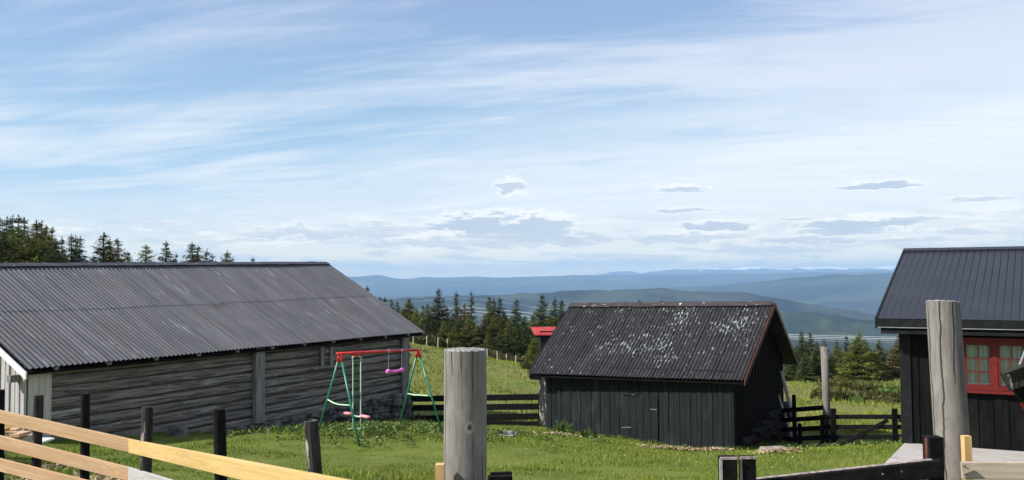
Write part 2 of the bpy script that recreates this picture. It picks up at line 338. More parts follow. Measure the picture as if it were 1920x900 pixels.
def pole_mat():
    m = bpy.data.materials.new('weathered_log_pole'); m.use_nodes = True; t = NT(m.node_tree); b = t.n['Principled BSDF']
    co = t.new('ShaderNodeTexCoord').outputs['Object']
    fine = t.noise(t.mapping(co, scale=(60, 60, 3.5)), 1, 7, .68, .8)
    mid = t.noise(t.mapping(co, scale=(13, 13, .9)), 1, 4, .55, .5)
    blot = t.noise(t.mapping(co, scale=(7, 7, 5)), 1, 6, .7)
    col = t.mix(t.ramp(fine, .3, .7), (.145,.132,.120), (.235,.216,.198))
    col = t.mix(t.math('MULTIPLY', t.ramp(blot, .48, .68), .6), col, (.27,.245,.22))
    col = t.mix(t.math('MULTIPLY', t.ramp(mid, .55, .8), .35), col, (.15,.11,.085))
    # knots
    vo = t.new('ShaderNodeTexVoronoi', feature='F1'); t.put(vo.inputs['Vector'], t.mapping(co, (0.37, .1, .21), scale=(4.2, 4.2, 3.1))); vo.inputs['Scale'].default_value = 1
    k = t.ramp(vo.outputs['Distance'], .085, .045); k2 = t.ramp(vo.outputs['Distance'], .15, .09)
    col = t.mix(t.math('MULTIPLY', k2, .5), col, (.42,.40,.36)); col = t.mix(t.math('MULTIPLY', k, .85), col, (.045,.03,.02))
    # long drying cracks running up the pole, wandering a little
    sp = t.new('ShaderNodeSeparateXYZ'); t.put(sp.inputs[0], co)
    ang = t.math('ARCTAN2', sp.outputs[0], sp.outputs[1])
    wv = t.noise(t.mapping(co, scale=(2, 2, 2.6)), 1, 4, .6)
    aa = t.math('ADD', t.math('MULTIPLY', ang, 1.9), t.math('MULTIPLY', wv, .9))
    cell = t.math('FRACT', t.math('MULTIPLY', aa, 1.0))
    d = t.math('ABSOLUTE', t.math('SUBTRACT', cell, .5))
    on = t.ramp(t.noise(t.mapping(co, scale=(6, 6, 1.1)), 1, 3, .5), .42, .52)
    crack = t.math('MULTIPLY', t.ramp(d, .085, .03), on)
    col = t.mix(t.math('MULTIPLY', crack, .9), col, (.02,.017,.015))
    t.put(b.inputs['Base Color'], col); b.inputs['Roughness'].default_value = .88; b.inputs['Specular IOR Level'].default_value = .2
    h = t.math('SUBTRACT', t.math('MULTIPLY', fine, .5), t.math('ADD', crack, k))
    bn = t.new('ShaderNodeBump'); bn.inputs['Strength'].default_value = .7; bn.inputs['Distance'].default_value = .008
    t.put(bn.inputs['Height'], h); t.put(b.inputs['Normal'], bn.outputs[0]); return m
M['pole'] = pole_mat()
M['pole_end'] = material('checked_log_end', (.05,.045,.04), (.38,.36,.33), (60, 60, 60), 0, .95, .8, .01, 5, .40, .56)

def shed_roof_mat():
    m = bpy.data.materials.new('flaking_black_corrugated_sheet'); m.use_nodes = True; t = NT(m.node_tree); b = t.n['Principled BSDF']
    at = t.new('ShaderNodeAttribute', attribute_name='uvw').outputs['Vector']     # u metres along eave, v metres up slope
    big = t.noise(t.mapping(at, (2.1, 4.4, 0), scale=(.9, .8, 1)), 1, 4, .6)
    fl = t.noise(t.mapping(at, scale=(19, 4.6, 1)), 1, 5, .66, .15)
    sp = t.new('ShaderNodeSeparateXYZ'); t.put(sp.inputs[0], at)
    wear = t.math('MULTIPLY', t.ramp(sp.outputs[0], .9, 2.2), t.ramp(sp.outputs[0], 6.9, 5.6))
    wear = t.math('MULTIPLY', wear, t.ramp(sp.outputs[1], .1, 1.6))
    lap = t.ramp(t.math('ABSOLUTE', t.math('SUBTRACT', t.math('FRACT', t.math('MULTIPLY', sp.outputs[0], 1.155)), .5)), .035, .012)
    mask = t.ramp(t.math('ADD', t.math('MULTIPLY', fl, .78), t.math('ADD', t.math('MULTIPLY', big, .25), t.math('MULTIPLY', t.math('SUBTRACT', wear, .6), .035))), .602, .636)
    base = t.noise(t.mapping(at, scale=(5, 1.2, 1)), 1, 5, .6)
    col = t.mix(t.ramp(base, .35, .7), (.018,.0175,.0185), (.035,.033,.034))
    rust = t.ramp(t.noise(t.mapping(at, (9, 1, 0), scale=(2.2, .5, 1)), 1, 6, .65), .54, .70)
    col = t.mix(t.math('MULTIPLY', rust, .5), col, (.062,.042,.034)); col = t.mix(t.math('MULTIPLY', lap, .8), col, (.006,.006,.006))
    col = t.mix(t.math('MULTIPLY', mask, .85), col, (.43,.47,.47))
    t.put(b.inputs['Base Color'], col); b.inputs['Roughness'].default_value = .6; b.inputs['Specular IOR Level'].default_value = .3
    return m
M['shed_roof'] = shed_roof_mat()
def barn_roof_mat():
    m = bpy.data.materials.new('brushed_grey_corrugated_sheet'); m.use_nodes = True; t = NT(m.node_tree); b = t.n['Principled BSDF']
    at = t.new('ShaderNodeAttribute', attribute_name='uvw').outputs['Vector']
    sp = t.new('ShaderNodeSeparateXYZ'); t.put(sp.inputs[0], at)
    base = t.noise(t.mapping(at, scale=(3.2, .5, 1)), 1, 5, .6)
    col = t.mix(t.ramp(base, .32, .7), (.080,.080,.086), (.125,.123,.127))
    # each sheet weathers by itself
    sheet = t.new('ShaderNodeTexWhiteNoise', noise_dimensions='2D'); cc = t.new('ShaderNodeCombineXYZ')
    t.put(cc.inputs[0], t.math('FLOOR', t.math('MULTIPLY', sp.outputs[0], 1.28))); t.put(cc.inputs[1], t.math('FLOOR', t.math('MULTIPLY', sp.outputs[1], .385)))
    t.put(sheet.inputs['Vector'], cc.outputs[0])
    col = t.mix(t.math('MULTIPLY', sheet.outputs['Value'], .40), col, (.060,.060,.066))
    lap = t.ramp(t.math('ABSOLUTE', t.math('SUBTRACT', t.math('FRACT', t.math('MULTIPLY', sp.outputs[0], 1.28)), .5)), .03, .012)
    col = t.mix(t.math('MULTIPLY', lap, .55), col, (.03,.03,.032))
    rust = t.ramp(t.noise(t.mapping(at, (9, 1, 0), scale=(1.3, .35, 1)), 1, 6, .65), .55, .72)
    col = t.mix(t.math('MULTIPLY', rust, .45), col, (.115,.092,.078))
    st = t.noise(t.mapping(at, (0, 3, 0), scale=(17, 1.0, 1)), 1, 5, .65)
    bg_ = t.noise(t.mapping(at, (5, 3, 1), scale=(.9, .7, 1)), 1, 4, .6)
    mk = t.ramp(t.math('ADD', t.math('MULTIPLY', st, .75), t.math('MULTIPLY', bg_, .35)), .62, .72)
    col = t.mix(t.math('MULTIPLY', mk, .5), col, (.33,.33,.34))
    t.put(b.inputs['Base Color'], col); b.inputs['Roughness'].default_value = .66; b.inputs['Specular IOR Level'].default_value = .3
    return m
M['roof_barn'] = barn_roof_mat()

def leaf_mat(name, dark, light, tip):
    m = bpy.data.materials.new(name); m.use_nodes = True; t = NT(m.node_tree); b = t.n['Principled BSDF']
    tone = t.new('ShaderNodeAttribute', attribute_name='tone').outputs['Fac']
    oi = t.new('ShaderNodeObjectInfo').outputs['Random']
    co = t.new('ShaderNodeTexCoord').outputs['Object']
    nz = t.noise(co, 1.6, 4, .6)
    col = t.mix(t.ramp(nz, .35, .65), dark, light)
    col = t.mix(t.math('MULTIPLY', t.ramp(tone, .55, 1.0), .75), col, tip)
    hs = t.new('ShaderNodeHueSaturation'); t.put(hs.inputs['Color'], col)
    t.put(hs.inputs['Value'], t.math('ADD', .75, t.math('MULTIPLY', oi, .5)))
    t.put(hs.inputs['Hue'], t.math('ADD', .485, t.math('MULTIPLY', oi, .025)))
    t.put(b.inputs['Base Color'], hs.outputs[0]); b.inputs['Roughness'].default_value = .75; b.inputs['Specular IOR Level'].default_value = .15
    return m
M['needle_dark'] = leaf_mat('dark_spruce_needles', (.018,.032,.010), (.052,.074,.020), (.11,.13,.036))
M['needle_olive'] = leaf_mat('olive_spruce_needles', (.045,.062,.010), (.115,.130,.020), (.18,.185,.038))
M['needle_brown'] = leaf_mat('brownish_spruce_needles', (.045,.045,.015), (.110,.090,.032), (.16,.12,.055))
M['shrub'] = leaf_mat('juniper_shrub_leaves', (.030,.038,.010), (.078,.080,.020), (.125,.105,.034))
M['weed'] = leaf_mat('lawn_weed_leaves', (.050,.090,.015), (.10,.155,.030), (.26,.33,.11))
M['nettle'] = leaf_mat('fresh_green_leaves', (.045,.10,.020), (.10,.19,.040), (.16,.26,.075))

# ------------------------------------------------------------------ ground
def Gp(px, py, d): p = P(px, py, d); return (p[0], p[1], p[2])
g = []
def gz(x, y, z): g.append((x, y, CAMZ + z))
for t_ in [(0,0,-1.62),(-5,0,-1.45),(5,0,-1.75),(0,-15,-1.2),(-15,-10,-1.0),(15,-10,-1.6),(0,5,-1.98),(4,5,-2.1),(-5,8.3,-2.2),(-3,6,-2.1),(0,9,-2.45),(5,9,-2.65),(9,8,-2.75),
           (-1,13,-3.05),(3,14,-3.35),(-9,12,-2.6),(-25,60,-4.6),(-35,40,-2.5),(-22,75,-4.6),(-45,80,-3.0),(-16,32,-4.2),(-20,10,-1.8),(-20,0,-1.2),
           (20,10,-3.2),(20,20,-4.4),(20,0,-2.1),(30,60,-9.5),(28,40,-7.2),(45,50,-9.5),(-40,120,-9),(0,120,-17),(45,120,-24),(-60,20,-1),(60,20,-6),(-60,60,-2),(70,80,-14),(-70,110,-6)]: gz(*t_)
for a_, b_ in ((-.15,.1),(-.15,1.3),(-.15,2.45),(-.9,2.4),(2,.1),(2,1.4),(2,2.5),(4.5,.1),(4.5,2.5),(7.5,.1),(7.5,2.5),(1,-2),(5,-3)):
    _k = P(1700, 829, 17.4); _c = A(math.cos(R(26)), -math.sin(R(26)), 0); _m = A(-math.sin(R(26)), -math.cos(R(26)), 0); _q = _k+_c*a_+_m*b_; g.append((_q[0], _q[1], _k[2]-.20))
for t_ in [(95,832,18.3),(480,806,24),(770,790,29.2),(676,840,19.2),(740,803,22.0),(603,812,20.5),(840,812,21),(1375,851,23.3),(1200,832,24.4),(1025,812,25.5),(1480,815,28.4),(1560,839,25),(1677,839,24),
           (900,797,29),(1000,798,29),(790,642,70),(880,668,72),(990,693,74),(1500,714,56),(1600,716,56),(1690,712,58),(800,700,46),(930,724,46),(1560,765,38)]: g.append(Gp(*t_))
g = np.array(g)
def _phi(r): return r ** 1.5
def _fit():
    n = len(g); K = _phi(np.linalg.norm(g[:, None, :2] - g[None, :, :2], axis=2)) ; K[np.arange(n), np.arange(n)] -= 0.35
    Pm = np.c_[np.ones(n), g[:, :2]]; Mx = np.zeros((n+3, n+3)); Mx[:n, :n] = K; Mx[:n, n:] = Pm; Mx[n:, :n] = Pm.T
    return np.linalg.solve(Mx, np.r_[g[:, 2], 0, 0, 0])
WG = _fit()
def _vn(x, y, s, seed):       # smooth value noise
    x = x / s + seed * 17.3; y = y / s + seed * 5.9; xi = np.floor(x); yi = np.floor(y); fx = x - xi; fy = y - yi
    fx = fx*fx*(3-2*fx); fy = fy*fy*(3-2*fy)
    h = lambda a, b: np.modf(np.abs(np.sin(a*127.1 + b*311.7 + seed*74.7) * 43758.5453))[0]
    return (h(xi, yi)*(1-fx)*(1-fy) + h(xi+1, yi)*fx*(1-fy) + h(xi, yi+1)*(1-fx)*fy + h(xi+1, yi+1)*fx*fy) - .5
def ground(x, y, fine=True):
    x = np.atleast_1d(np.asarray(x, float)); y = np.atleast_1d(np.asarray(y, float))
    r = np.hypot(x, y); k = np.minimum(1, 130 / np.maximum(r, 1e-6)); xc = x*k; yc = y*k
    z = np.zeros_like(x); CH = 20000
    for i in range(0, len(x), CH):
        q = np.c_[xc[i:i+CH], yc[i:i+CH]]
        K = _phi(np.linalg.norm(q[:, None, :] - g[None, :, :2], axis=2))
        z[i:i+CH] = K @ WG[:-3] + WG[-3] + q @ WG[-2:]
    far = np.clip(r - 130, 0, None)
    z = z * np.where(far > 0, np.clip(1 - far/1500, 0, 1), 1) - far*0.30*(far < 1200) - 360*(far >= 1200)
    z = np.where(r > 1600, np.minimum(z, -360 + CAMZ), z); z = np.maximum(z, -360 + CAMZ)
    if fine:
        amp = np.clip((r-3)/10, 0, 1)
        z = z + amp*(.10*_vn(x, y, 2.3, 1) + .05*_vn(x, y, .9, 2)) + np.clip((r-30)/20, 0, 1)*(.5*_vn(x, y, 7, 3))
    return z
def gnd(x, y): return float(ground(x, y)[0])

def ground_mat():
    m = bpy.data.materials.new('grassy_ground'); m.use_nodes = True; t = NT(m.node_tree); b = t.n['Principled BSDF']
    co = t.new('ShaderNodeTexCoord').outputs['Object']
    big = t.noise(co, .09, 5, .6); mid = t.noise(co, .7, 5, .6); fine = t.noise(co, 7, 4, .65)
    col = t.mix(t.ramp(mid, .35, .65), (.095,.125,.020), (.140,.165,.034))
    col = t.mix(t.math('MULTIPLY', t.ramp(fine, .5, .7), .4), col, (.15,.165,.05))
    # drier meadow further off
    sp = t.new('ShaderNodeSeparateXYZ'); t.put(sp.inputs[0], co)
    dry = t.math('MULTIPLY', t.ramp(sp.outputs[1], 27, 36), t.ramp(big, .35, .6))
    col = t.mix(t.math('MULTIPLY', dry, .6), col, (.175,.165,.055))
    pat = t.ramp(t.noise(t.mapping(co, (4, 9, 2)), .35, 5, .65), .60, .70)
    col = t.mix(t.math('MULTIPLY', t.math('MULTIPLY', pat, dry), .6), col, (.13,.085,.045))
    # distant country: forest and fields
    farm = t.ramp(sp.outputs[1], 90, 160)
    col = t.mix(farm, col, t.mix(t.ramp(t.noise(co, .004, 6, .6), .5, .6), (.028,.045,.020), (.08,.11,.04)))
    t.put(b.inputs['Base Color'], col); b.inputs['Roughness'].default_value = .95; b.inputs['Specular IOR Level'].default_value = .1
    bn = t.new('ShaderNodeBump'); bn.inputs['Strength'].default_value = .5; bn.inputs['Distance'].default_value = .05
    t.put(bn.inputs['Height'], fine); t.put(b.inputs['Normal'], bn.outputs[0]); return m
u_ = np.linspace(-1, 1, 261); S_ = 26000 * np.sinh(8.6*u_) / math.sinh(8.6)
XX, YY = np.meshgrid(S_, S_ + 12); ZZ = ground(XX.ravel(), YY.ravel())
nn = len(u_); idx = np.arange(nn*nn).reshape(nn, nn)
Fq = np.stack([idx[:-1, :-1], idx[:-1, 1:], idx[1:, 1:], idx[1:, :-1]], -1).reshape(-1, 4)
gm = np_mesh('ground', np.c_[XX.ravel(), YY.ravel(), ZZ], Fq, ground_mat())
gm.polygons.foreach_set('use_smooth', [True]*len(gm.polygons))
go = bpy.data.objects.new('ground', gm); COL.objects.link(go); go['kind'] = 'structure'

# ------------------------------------------------------------------ far hills
def hill_mat(name, c1, c2, c3, sc_, lo3=.6, hi3=.66, snow=None):
    m = bpy.data.materials.new(name); m.use_nodes = True; t = NT(m.node_tree); b = t.n['Principled BSDF']
    geo = t.new('ShaderNodeNewGeometry'); co = geo.outputs['Position']
    n1 = t.noise(t.mapping(co, scale=(1/sc_,)*3), 1, 7, .62); n2 = t.noise(t.mapping(co, (31, 7, 3), scale=(1/sc_*.9, .6/sc_, 3/sc_)), 1, 6, .6)
    col = t.mix(t.ramp(n1, .42, .56), c1, c2); col = t.mix(t.ramp(n2, lo3, hi3), col, c3)
    col = t.mix(t.ramp(t.noise(t.mapping(co, (3, 51, 3), scale=(.22/sc_, .35/sc_, 1/sc_)), 1, 5, .6), .50, .60), col, t.mix(.55, col, (.010,.014,.014)))  # wide patches darkened in the colour, as cloud shadow and dark forest
    if snow:
        sp = t.new('ShaderNodeSeparateXYZ'); t.put(sp.inputs[0], co)
        n4 = t.noise(t.mapping(co, scale=(1/230., 1/700., 1/60.)), 1, 5, .6)
        s_ = t.ramp(t.math('ADD', sp.outputs[2], t.math('MULTIPLY', n4, snow[1])), snow[0], snow[0] + 16)
        col = t.mix(s_, col, (.85,.87,.90))
    t.put(b.inputs['Base Color'], col); b.inputs['Roughness'].default_value = 1; b.inputs['Specular IOR Level'].default_value = 0
    return m
def ridge(name, D, prof, depth, mat, floor=-358, rough=6, back=.35, seed=1, jag=2.5):
    pa = [(math.atan2(*dir_of(px, py)[:2]), dir_of(px, py)[2] / math.hypot(*dir_of(px, py)[:2])) for px, py in prof]
    a = np.array([p[0] for p in pa]); s = np.array([p[1] for p in pa])
    az_ = np.linspace(-.95, .95, 700); sl_ = np.interp(az_, a, s)
    k = np.exp(-np.linspace(-2, 2, 9)**2); k /= k.sum(); sl_ = np.convolve(np.pad(sl_, 4, mode='edge'), k, 'valid')
    sl_ = sl_ + (rough*.25/D)*(_vn(az_*400, az_*0, 6.0, seed)*2+_vn(az_*400, az_*0, 2.1, seed+3)*1.2)*jag
    rows = 44; V = []
    tt = np.linspace(0, 1, rows)
    for t1 in tt:
        q = 1 - (t1 if t1 < .7 else .7 + 0)/.7                     # 1 at the foot, 0 on the crest
        dist = D - depth*q if t1 <= .7 else D + depth*back*(t1-.7)/.3
        x = np.sin(az_)*dist; y = np.cos(az_)*dist
        top = CAMZ + sl_*D
        if t1 <= .7: f = (1-q)**.85
        else: f = 1 - ((t1-.7)/.3)**1.5
        z = (CAMZ+floor) + (top - CAMZ - floor)*f
        hgt = f*(1-f)*4
        z = z + hgt*(rough*6*_vn(x, y, D*.05, seed) + rough*3*_vn(x, y, D*.018, seed+1)) + (f > .5)*rough*.5*_vn(x, y, D*.006, seed+2)
        V.append(np.c_[x, y, z])
    V = np.concatenate(V); n = len(az_); ix = np.arange(rows*n).reshape(rows, n)
    Fq = np.stack([ix[:-1, :-1], ix[:-1, 1:], ix[1:, 1:], ix[1:, :-1]], -1).reshape(-1, 4)
    me = np_mesh(name, V, Fq, mat); me.polygons.foreach_set('use_smooth', [True]*len(me.polygons))
    o = bpy.data.objects.new(name, me); COL.objects.link(o); o['kind'] = 'structure'; return o
forest = ((.012,.018,.017), (.045,.055,.036))
ridge('hills_near', 3800, [(-600,600),(500,568),(640,562),(780,558),(860,554),(950,551),(1010,548),(1080,543),(1140,545),(1190,541),(1240,540),(1290,545),(1350,546),(1400,549),(1450,557),(1520,569),(1600,582),(1660,592),(1900,625),(2500,640)], 1700,
      hill_mat('forested_hill', *forest, (.055,.068,.040), 420, .58, .66), rough=5, seed=11)
ridge('hills_green', 2500, [(-600,700),(1000,640),(1300,610),(1420,585),(1500,583),(1560,590),(1620,600),(1700,612),(1900,640),(2500,690)], 1000,
      hill_mat('hill_with_fields', (.020,.029,.020), (.038,.050,.028), (.085,.115,.055), 260, .53, .62), floor=-330, rough=5, seed=17)
ridge('hills_middle', 7600, [(-600,560),(700,556),(1000,552),(1180,545),(1290,537),(1380,533),(1430,527),(1480,521),(1530,518),(1565,512),(1600,516),(1650,513),(1700,511),(1800,508),(2000,512),(2500,520)], 3000,
      hill_mat('wooded_middle_hills', *forest, (.34,.36,.28), 620, .64, .69), rough=5, seed=23)
ridge('hills_far', 12500, [(-600,520),(400,520),(640,518),(672,518),(690,516),(712,516),(735,520),(760,522),(785,521),(800,518.5),(820,519.5),(850,519),(880,518),(910,520),(1000,518.5),(1040,517),(1090,515.5),(1120,517),(1200,514.5),(1300,515),(1400,512),(1480,512),(1560,510),(1700,509),(2000,508),(2500,508)], 4200,
      hill_mat('far_blue_hills', *forest, (.09,.12,.06), 900, .6, .68), rough=4, seed=31, jag=7)
ridge('mountains_snowy', 18500, [(-600,530),(900,524),(1090,517),(1130,514),(1165,509),(1180,507),(1200,511),(1215,508),(1240,507),(1255,504),(1290,504.5),(1330,504),(1360,507),(1385,503),(1410,502),(1440,503),(1480,504),(1510,502.5),(1540,503),(1570,501),(1600,504),(1640,501.5),(1680,499),(1750,500),(2000,503),(2500,505)], 4000,
      hill_mat('snow_streaked_mountain', (.05,.055,.05), (.09,.09,.08), (.12,.12,.10), 700, .6, .68, snow=(222+CAMZ, 230)), rough=4, seed=41, jag=26)

# ------------------------------------------------------------------ corrugated roofing
def corrugated(name, EL, ER, RR, RL, period, amp, mat, parent, v0=0.0, v1=1.0, lift=0.0, sag=0.0, prof='sine', seed=0, ragged=0.0, label=None, rows=14):
    """EL ER eave corners, RR RL ridge corners; a waved sheet from v0 to v1 of the slope"""
    EL, ER, RR, RL = map(lambda a: np.array(a, float), (EL, ER, RR, RL))
    L = np.linalg.norm(ER-EL); nw = max(3, int(round(L/period))); per = 8 if prof == 'sine' else 10
    nu = nw*per + 1; u = np.linspace(0, 1, nu); vv = np.linspace(v0, v1, rows)
    nrm = unit(np.cross(ER-EL, RL-EL)); nrm = nrm if nrm[2] > 0 else -nrm
    ph = (u*nw) % 1.0
    if prof == 'sine': wv = np.cos(2*math.pi*ph)*amp
    else: wv = np.interp(ph, [0, .70, .76, .82, .90, 1], [0, 0, -amp, -amp, 0, 0])
    g_ = np.random.default_rng(seed); V = []; UV = []
    sheet = np.floor(u*L/.78).astype(int); js = g_.uniform(-1, 1, sheet.max()+1)[sheet]
    Sl = np.linalg.norm((RL+RR)/2-(EL+ER)/2)
    for v in vv:
        vj = v + (ragged*js/Sl if v == vv[0] else 0)
        p = (EL*(1-u[:, None]) + ER*u[:, None])*(1-vj if np.isscalar(vj) else (1-vj)[:, None]) + (RL*(1-u[:, None]) + RR*u[:, None])*(vj if np.isscalar(vj) else vj[:, None])
        off = wv + lift - sag*np.sin(math.pi*v)*np.sin(math.pi*u) + .006*np.sin(u*L*1.3 + v*3)
        p = p + nrm*off[:, None]; V.append(p); UV.append(np.c_[u*L, np.ones(nu)*v*Sl, np.zeros(nu)])
    top = np.concatenate(V); bot = top - nrm*0.002
    n = nu; r = rows; ix = np.arange(r*n).reshape(r, n)
    Ft = np.stack([ix[:-1, :-1], ix[:-1, 1:], ix[1:, 1:], ix[1:, :-1]], -1).reshape(-1, 4)
    loc = np.array(parent['_o'])
    eb = 2*r*n; ar = np.arange(n-1); e = np.stack([eb+n+ar, eb+n+ar+1, eb+ar+1, eb+ar], -1)
    me = np_mesh(name, np.r_[top, bot, top[:n], top[:n]-nrm*.006]-loc, np.r_[Ft, Ft[:, ::-1]+r*n, e], mat)
    a = me.attributes.new('uvw', 'FLOAT_VECTOR', 'POINT'); uvw = np.concatenate(UV*2+[UV[0], UV[0]]).astype(np.float32); a.data.foreach_set('vector', uvw.ravel())
    me.polygons.foreach_set('use_smooth', [True]*len(me.polygons))
    o = bpy.data.objects.new(name, me); COL.objects.link(o); o.parent = parent; o['_o'] = list(map(float, loc))
    if label: o['label'] = label
    return o

# ------------------------------------------------------------------ log barn on the left
bd = A(math.sin(BA), math.cos(BA), 0)            # along the long wall
bn_ = A(-math.cos(BA), math.sin(BA), 0)           # from the long wall towards the ridge
EL = P(50, 692, 17.9); ER = P(795, 622, 30.0)
bd = unit((ER-EL)*A(1, 1, 0)); bn_ = A(-bd[1], bd[0], 0)
RR = P(612, 493, 32.35)
hw = np.dot((RR-ER), bn_)
RL = EL + bn_*hw; RL[2] = RR[2] - .20
barn = thing('log_barn', 'long weathered grey log barn with a grey corrugated roof behind the wooden fence', 'barn', A(*(EL+bd*1)[:2], gnd(EL[0], EL[1])))
Slb = np.linalg.norm(RR-ER)
roof = corrugated('roof', EL, ER, RR, RL, .125, .016, M['roof_barn'], barn, 0, .508, 0, .022, seed=3)
up = corrugated('upper_roof_sheets', EL, ER, RR, RL, .125, .016, M['roof_barn'], barn, .501, 1, .009, .022, seed=5, ragged=.035)
BEL = RL + bn_*hw; BER = RR + bn_*hw; BEL[2] = EL[2]; BER[2] = ER[2]
m = MB()      # back slope and roof underlay
m.hexa([BEL-A(0,0,.05), RL-A(0,0,.05), RR-A(0,0,.05), BER-A(0,0,.05), BEL, RL, RR, BER])
obj('back_roof', m, M['ridge_barn'], barn)
m = MB(); th = A(0, 0, .04); sh = A(0, 0, .09)
m.hexa([EL+bn_*.04-th-sh, ER+bn_*.04-th-sh, RR-th-sh, RL-th-sh, EL+bn_*.04-sh, ER+bn_*.04-sh, RR-sh, RL-sh]); obj('roof_deck', m, M['dark_log'], barn)
m = MB()
for s_ in (-1, 1):
    off = bn_*s_*.20 - A(0, 0, .085)
    q = 26
    for i in range(q):
        a0 = RL + (RR-RL)*i/q; a1 = RL+(RR-RL)*(i+1)/q; j = A(0, 0, .045 + random.uniform(0, .012))
        m.hexa([a0+off+j-A(0,0,.012), a1+off+j-A(0,0,.012), a1+j-A(0,0,.012), a0+j-A(0,0,.012), a0+off+j, a1+off+j, a1+j, a0+j] if s_ < 0 else
               [a0+j-A(0,0,.012), a1+j-A(0,0,.012), a1+off+j-A(0,0,.012), a0+off+j-A(0,0,.012), a0+j, a1+j, a1+off+j, a0+off+j])
obj('ridge_cap', m, M['ridge_barn'], barn)
inset = .34
WL = EL + bn_*inset + bd*.18; WR = ER + bn_*inset - bd*.65
ztop = min(EL[2],ER[2]) + .06; print('eave z',EL[2],ER[2])
WL[2] = WR[2] = 0
def log_wall(p0, p1, zb, zt, n, out, parent, name, mat, bulge=.060, overhang=.10):
    m = MB(); p0 = A(p0[0], p0[1], 0); p1 = A(p1[0], p1[1], 0); d = unit(p1-p0); L = np.linalg.norm(p1-p0); h = (zt-zb)/n
    seg = max(6, int(L/.45))
    for i in range(n):
        z0 = zb + h*i; wob = rng.normal(0, .010, seg+1); wt = rng.normal(0, .010, seg+1); slope = rng.uniform(-.02, .02); ob = rng.uniform(-.015, .02)
        pr = [(-.05, .014), (bulge*.62, .022), (bulge, h*.25), (bulge*1.04, h*.66), (bulge*.7, h-.03), (-.05, h-.014), (-.12, h-.01), (-.12, .01)]
        vs = []; k = len(pr)
        ov0 = .06; ov1 = L + overhang*random.uniform(.3, 1.6)
        for s in range(seg+1):
            t = ov0 + (ov1-ov0)*s/seg
            for (o_, zz) in pr:
                vs.append(p0 + d*t + out*(o_+ob+wt[s]*.7) + A(0, 0, z0+zz+wob[s]*(1 if zz < h/2 else .6)+slope*(s/seg-.5)))
        fs = [(s*k+j, (s+1)*k+j, (s+1)*k+(j+1) % k, s*k+(j+1) % k) for s in range(seg) for j in range(k)]
        fs += [tuple(range(k)), tuple(range((seg+1)*k-1, seg*k-1, -1))]
        m.add(vs, fs)
    m.box(p0 - out*.16 + A(0, 0, zb), d*L, out*.10, A(0, 0, zt-zb))
    return obj(name, m, mat, parent, smooth=False)
lo = -bn_
zlog = CAMZ - 4.05
log_wall(WL, WR, zlog, ztop, 9, lo, barn, 'log_wall', M['logs'])
WB = WR + bn_*(2*hw-2*inset); WBL = WL + bn_*(2*hw-2*inset)
log_wall(WR, WB, zlog, ztop, 8, bd, barn, 'log_gable_wall', M['logs'])
log_wall(WB, WBL, zlog, ztop, 8, bn_, barn, 'back_log_wall', M['logs'])
m = MB(); ap = (WR+WB)/2; ap[2] = RR[2]-.15
a_ = WR.copy(); b_ = WB.copy(); a_[2] = b_[2] = ztop
m.add([a_, b_, ap, a_-bd*.05, b_-bd*.05, ap-bd*.05], [(0,1,2),(5,4,3),(0,3,4,1),(1,4,5,2),(2,5,3,0)]); obj('gable_boarding', m, M['logs'], barn)
# notched log ends at the right corner
m = MB()
for i in range(8):
    z = zlog + (ztop-zlog)/8*(i+.5)
    if random.random() < .8: m.beam(WR + A(0,0,z) - bn_*0, WR + A(0,0,z) - bn_*random.uniform(.12,.2), .16, .2, bev=.04)
    m.beam(WR+A(0,0,z+.1), WR+A(0,0,z+.1)+bd*random.uniform(.12,.26), .16, .18, bev=.04)
obj('log_ends', m, M['logs'], barn)
# stone foundation
m = MB(); L = np.linalg.norm(WR-WL)
t = 3.0
while t < L+.2:
    x, y = (WL+bd*t)[:2]; gzv = gnd(x, y) - .15; z = gzv; wd = random.uniform(.38, .85)
    while z < zlog + .02:
        hh = min(random.uniform(.20, .44), max(.12, zlog+.04-z))
        m.rock(A(x, y, z+hh/2) + lo*random.uniform(-.10, .04) + bd*random.uniform(-.06,.06), (wd*.56, random.uniform(.2,.3), hh*.56)); z += hh*.92
    t += wd*.86
t = 0
while t < 2*hw-2*inset:
    x, y = (WR+bn_*t)[:2]; z = gnd(x, y)-.15
    while z < zlog: m.rock(A(x, y, z+.15), (.3, .3, .19)); z += .28
    t += .5
obj('stone_foundation', m, M['stone'], barn)
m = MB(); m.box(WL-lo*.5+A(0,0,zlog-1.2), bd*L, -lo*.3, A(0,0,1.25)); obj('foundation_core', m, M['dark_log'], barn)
# fallen stones in front of the footing
_ts = sorted(random.uniform(3.2, L*.98) for _ in range(13))
for k in range(13):
    t = _ts[k]; q = WL + bd*t + lo*random.uniform(.25, .6); s = random.uniform(.09, .24)
    m = MB(); m.rock((q[0], q[1], gnd(q[0], q[1])+s*.25), (s*1.3, s, s*.8), n=8)
    tag(obj('stone', m, M['stone']), 'grey field stone in the grass at the log barn footing, %s from the left' % ('first','second','third','fourth','fifth','sixth','seventh','eighth','ninth','tenth','eleventh','twelfth','last')[k], 'stone', 'loose stones along the barn footing')
pn = lo
q = on_plane(482, 700, WL+lo*.1, pn)
m = MB(); q0 = A(q[0], q[1], 0); m.box(q0 - bd*.16 + A(0,0,gnd(q[0],q[1])+.22), bd*.32, lo*.14, A(0,0,min(ztop, EL[2]*.45+ER[2]*.55)-.06-gnd(q[0],q[1])-.2)); obj('wall_post', m, M['log_post'], barn)
q = on_plane(758, 700, WL+lo*.1, pn); q0 = A(q[0], q[1], 0)
m = MB(); m.box(q0 - bd*.18 + A(0,0,zlog-.05), bd*.34, lo*.10, A(0,0,ztop-zlog+.02)); obj('wall_post', m, M['log_post'], barn)
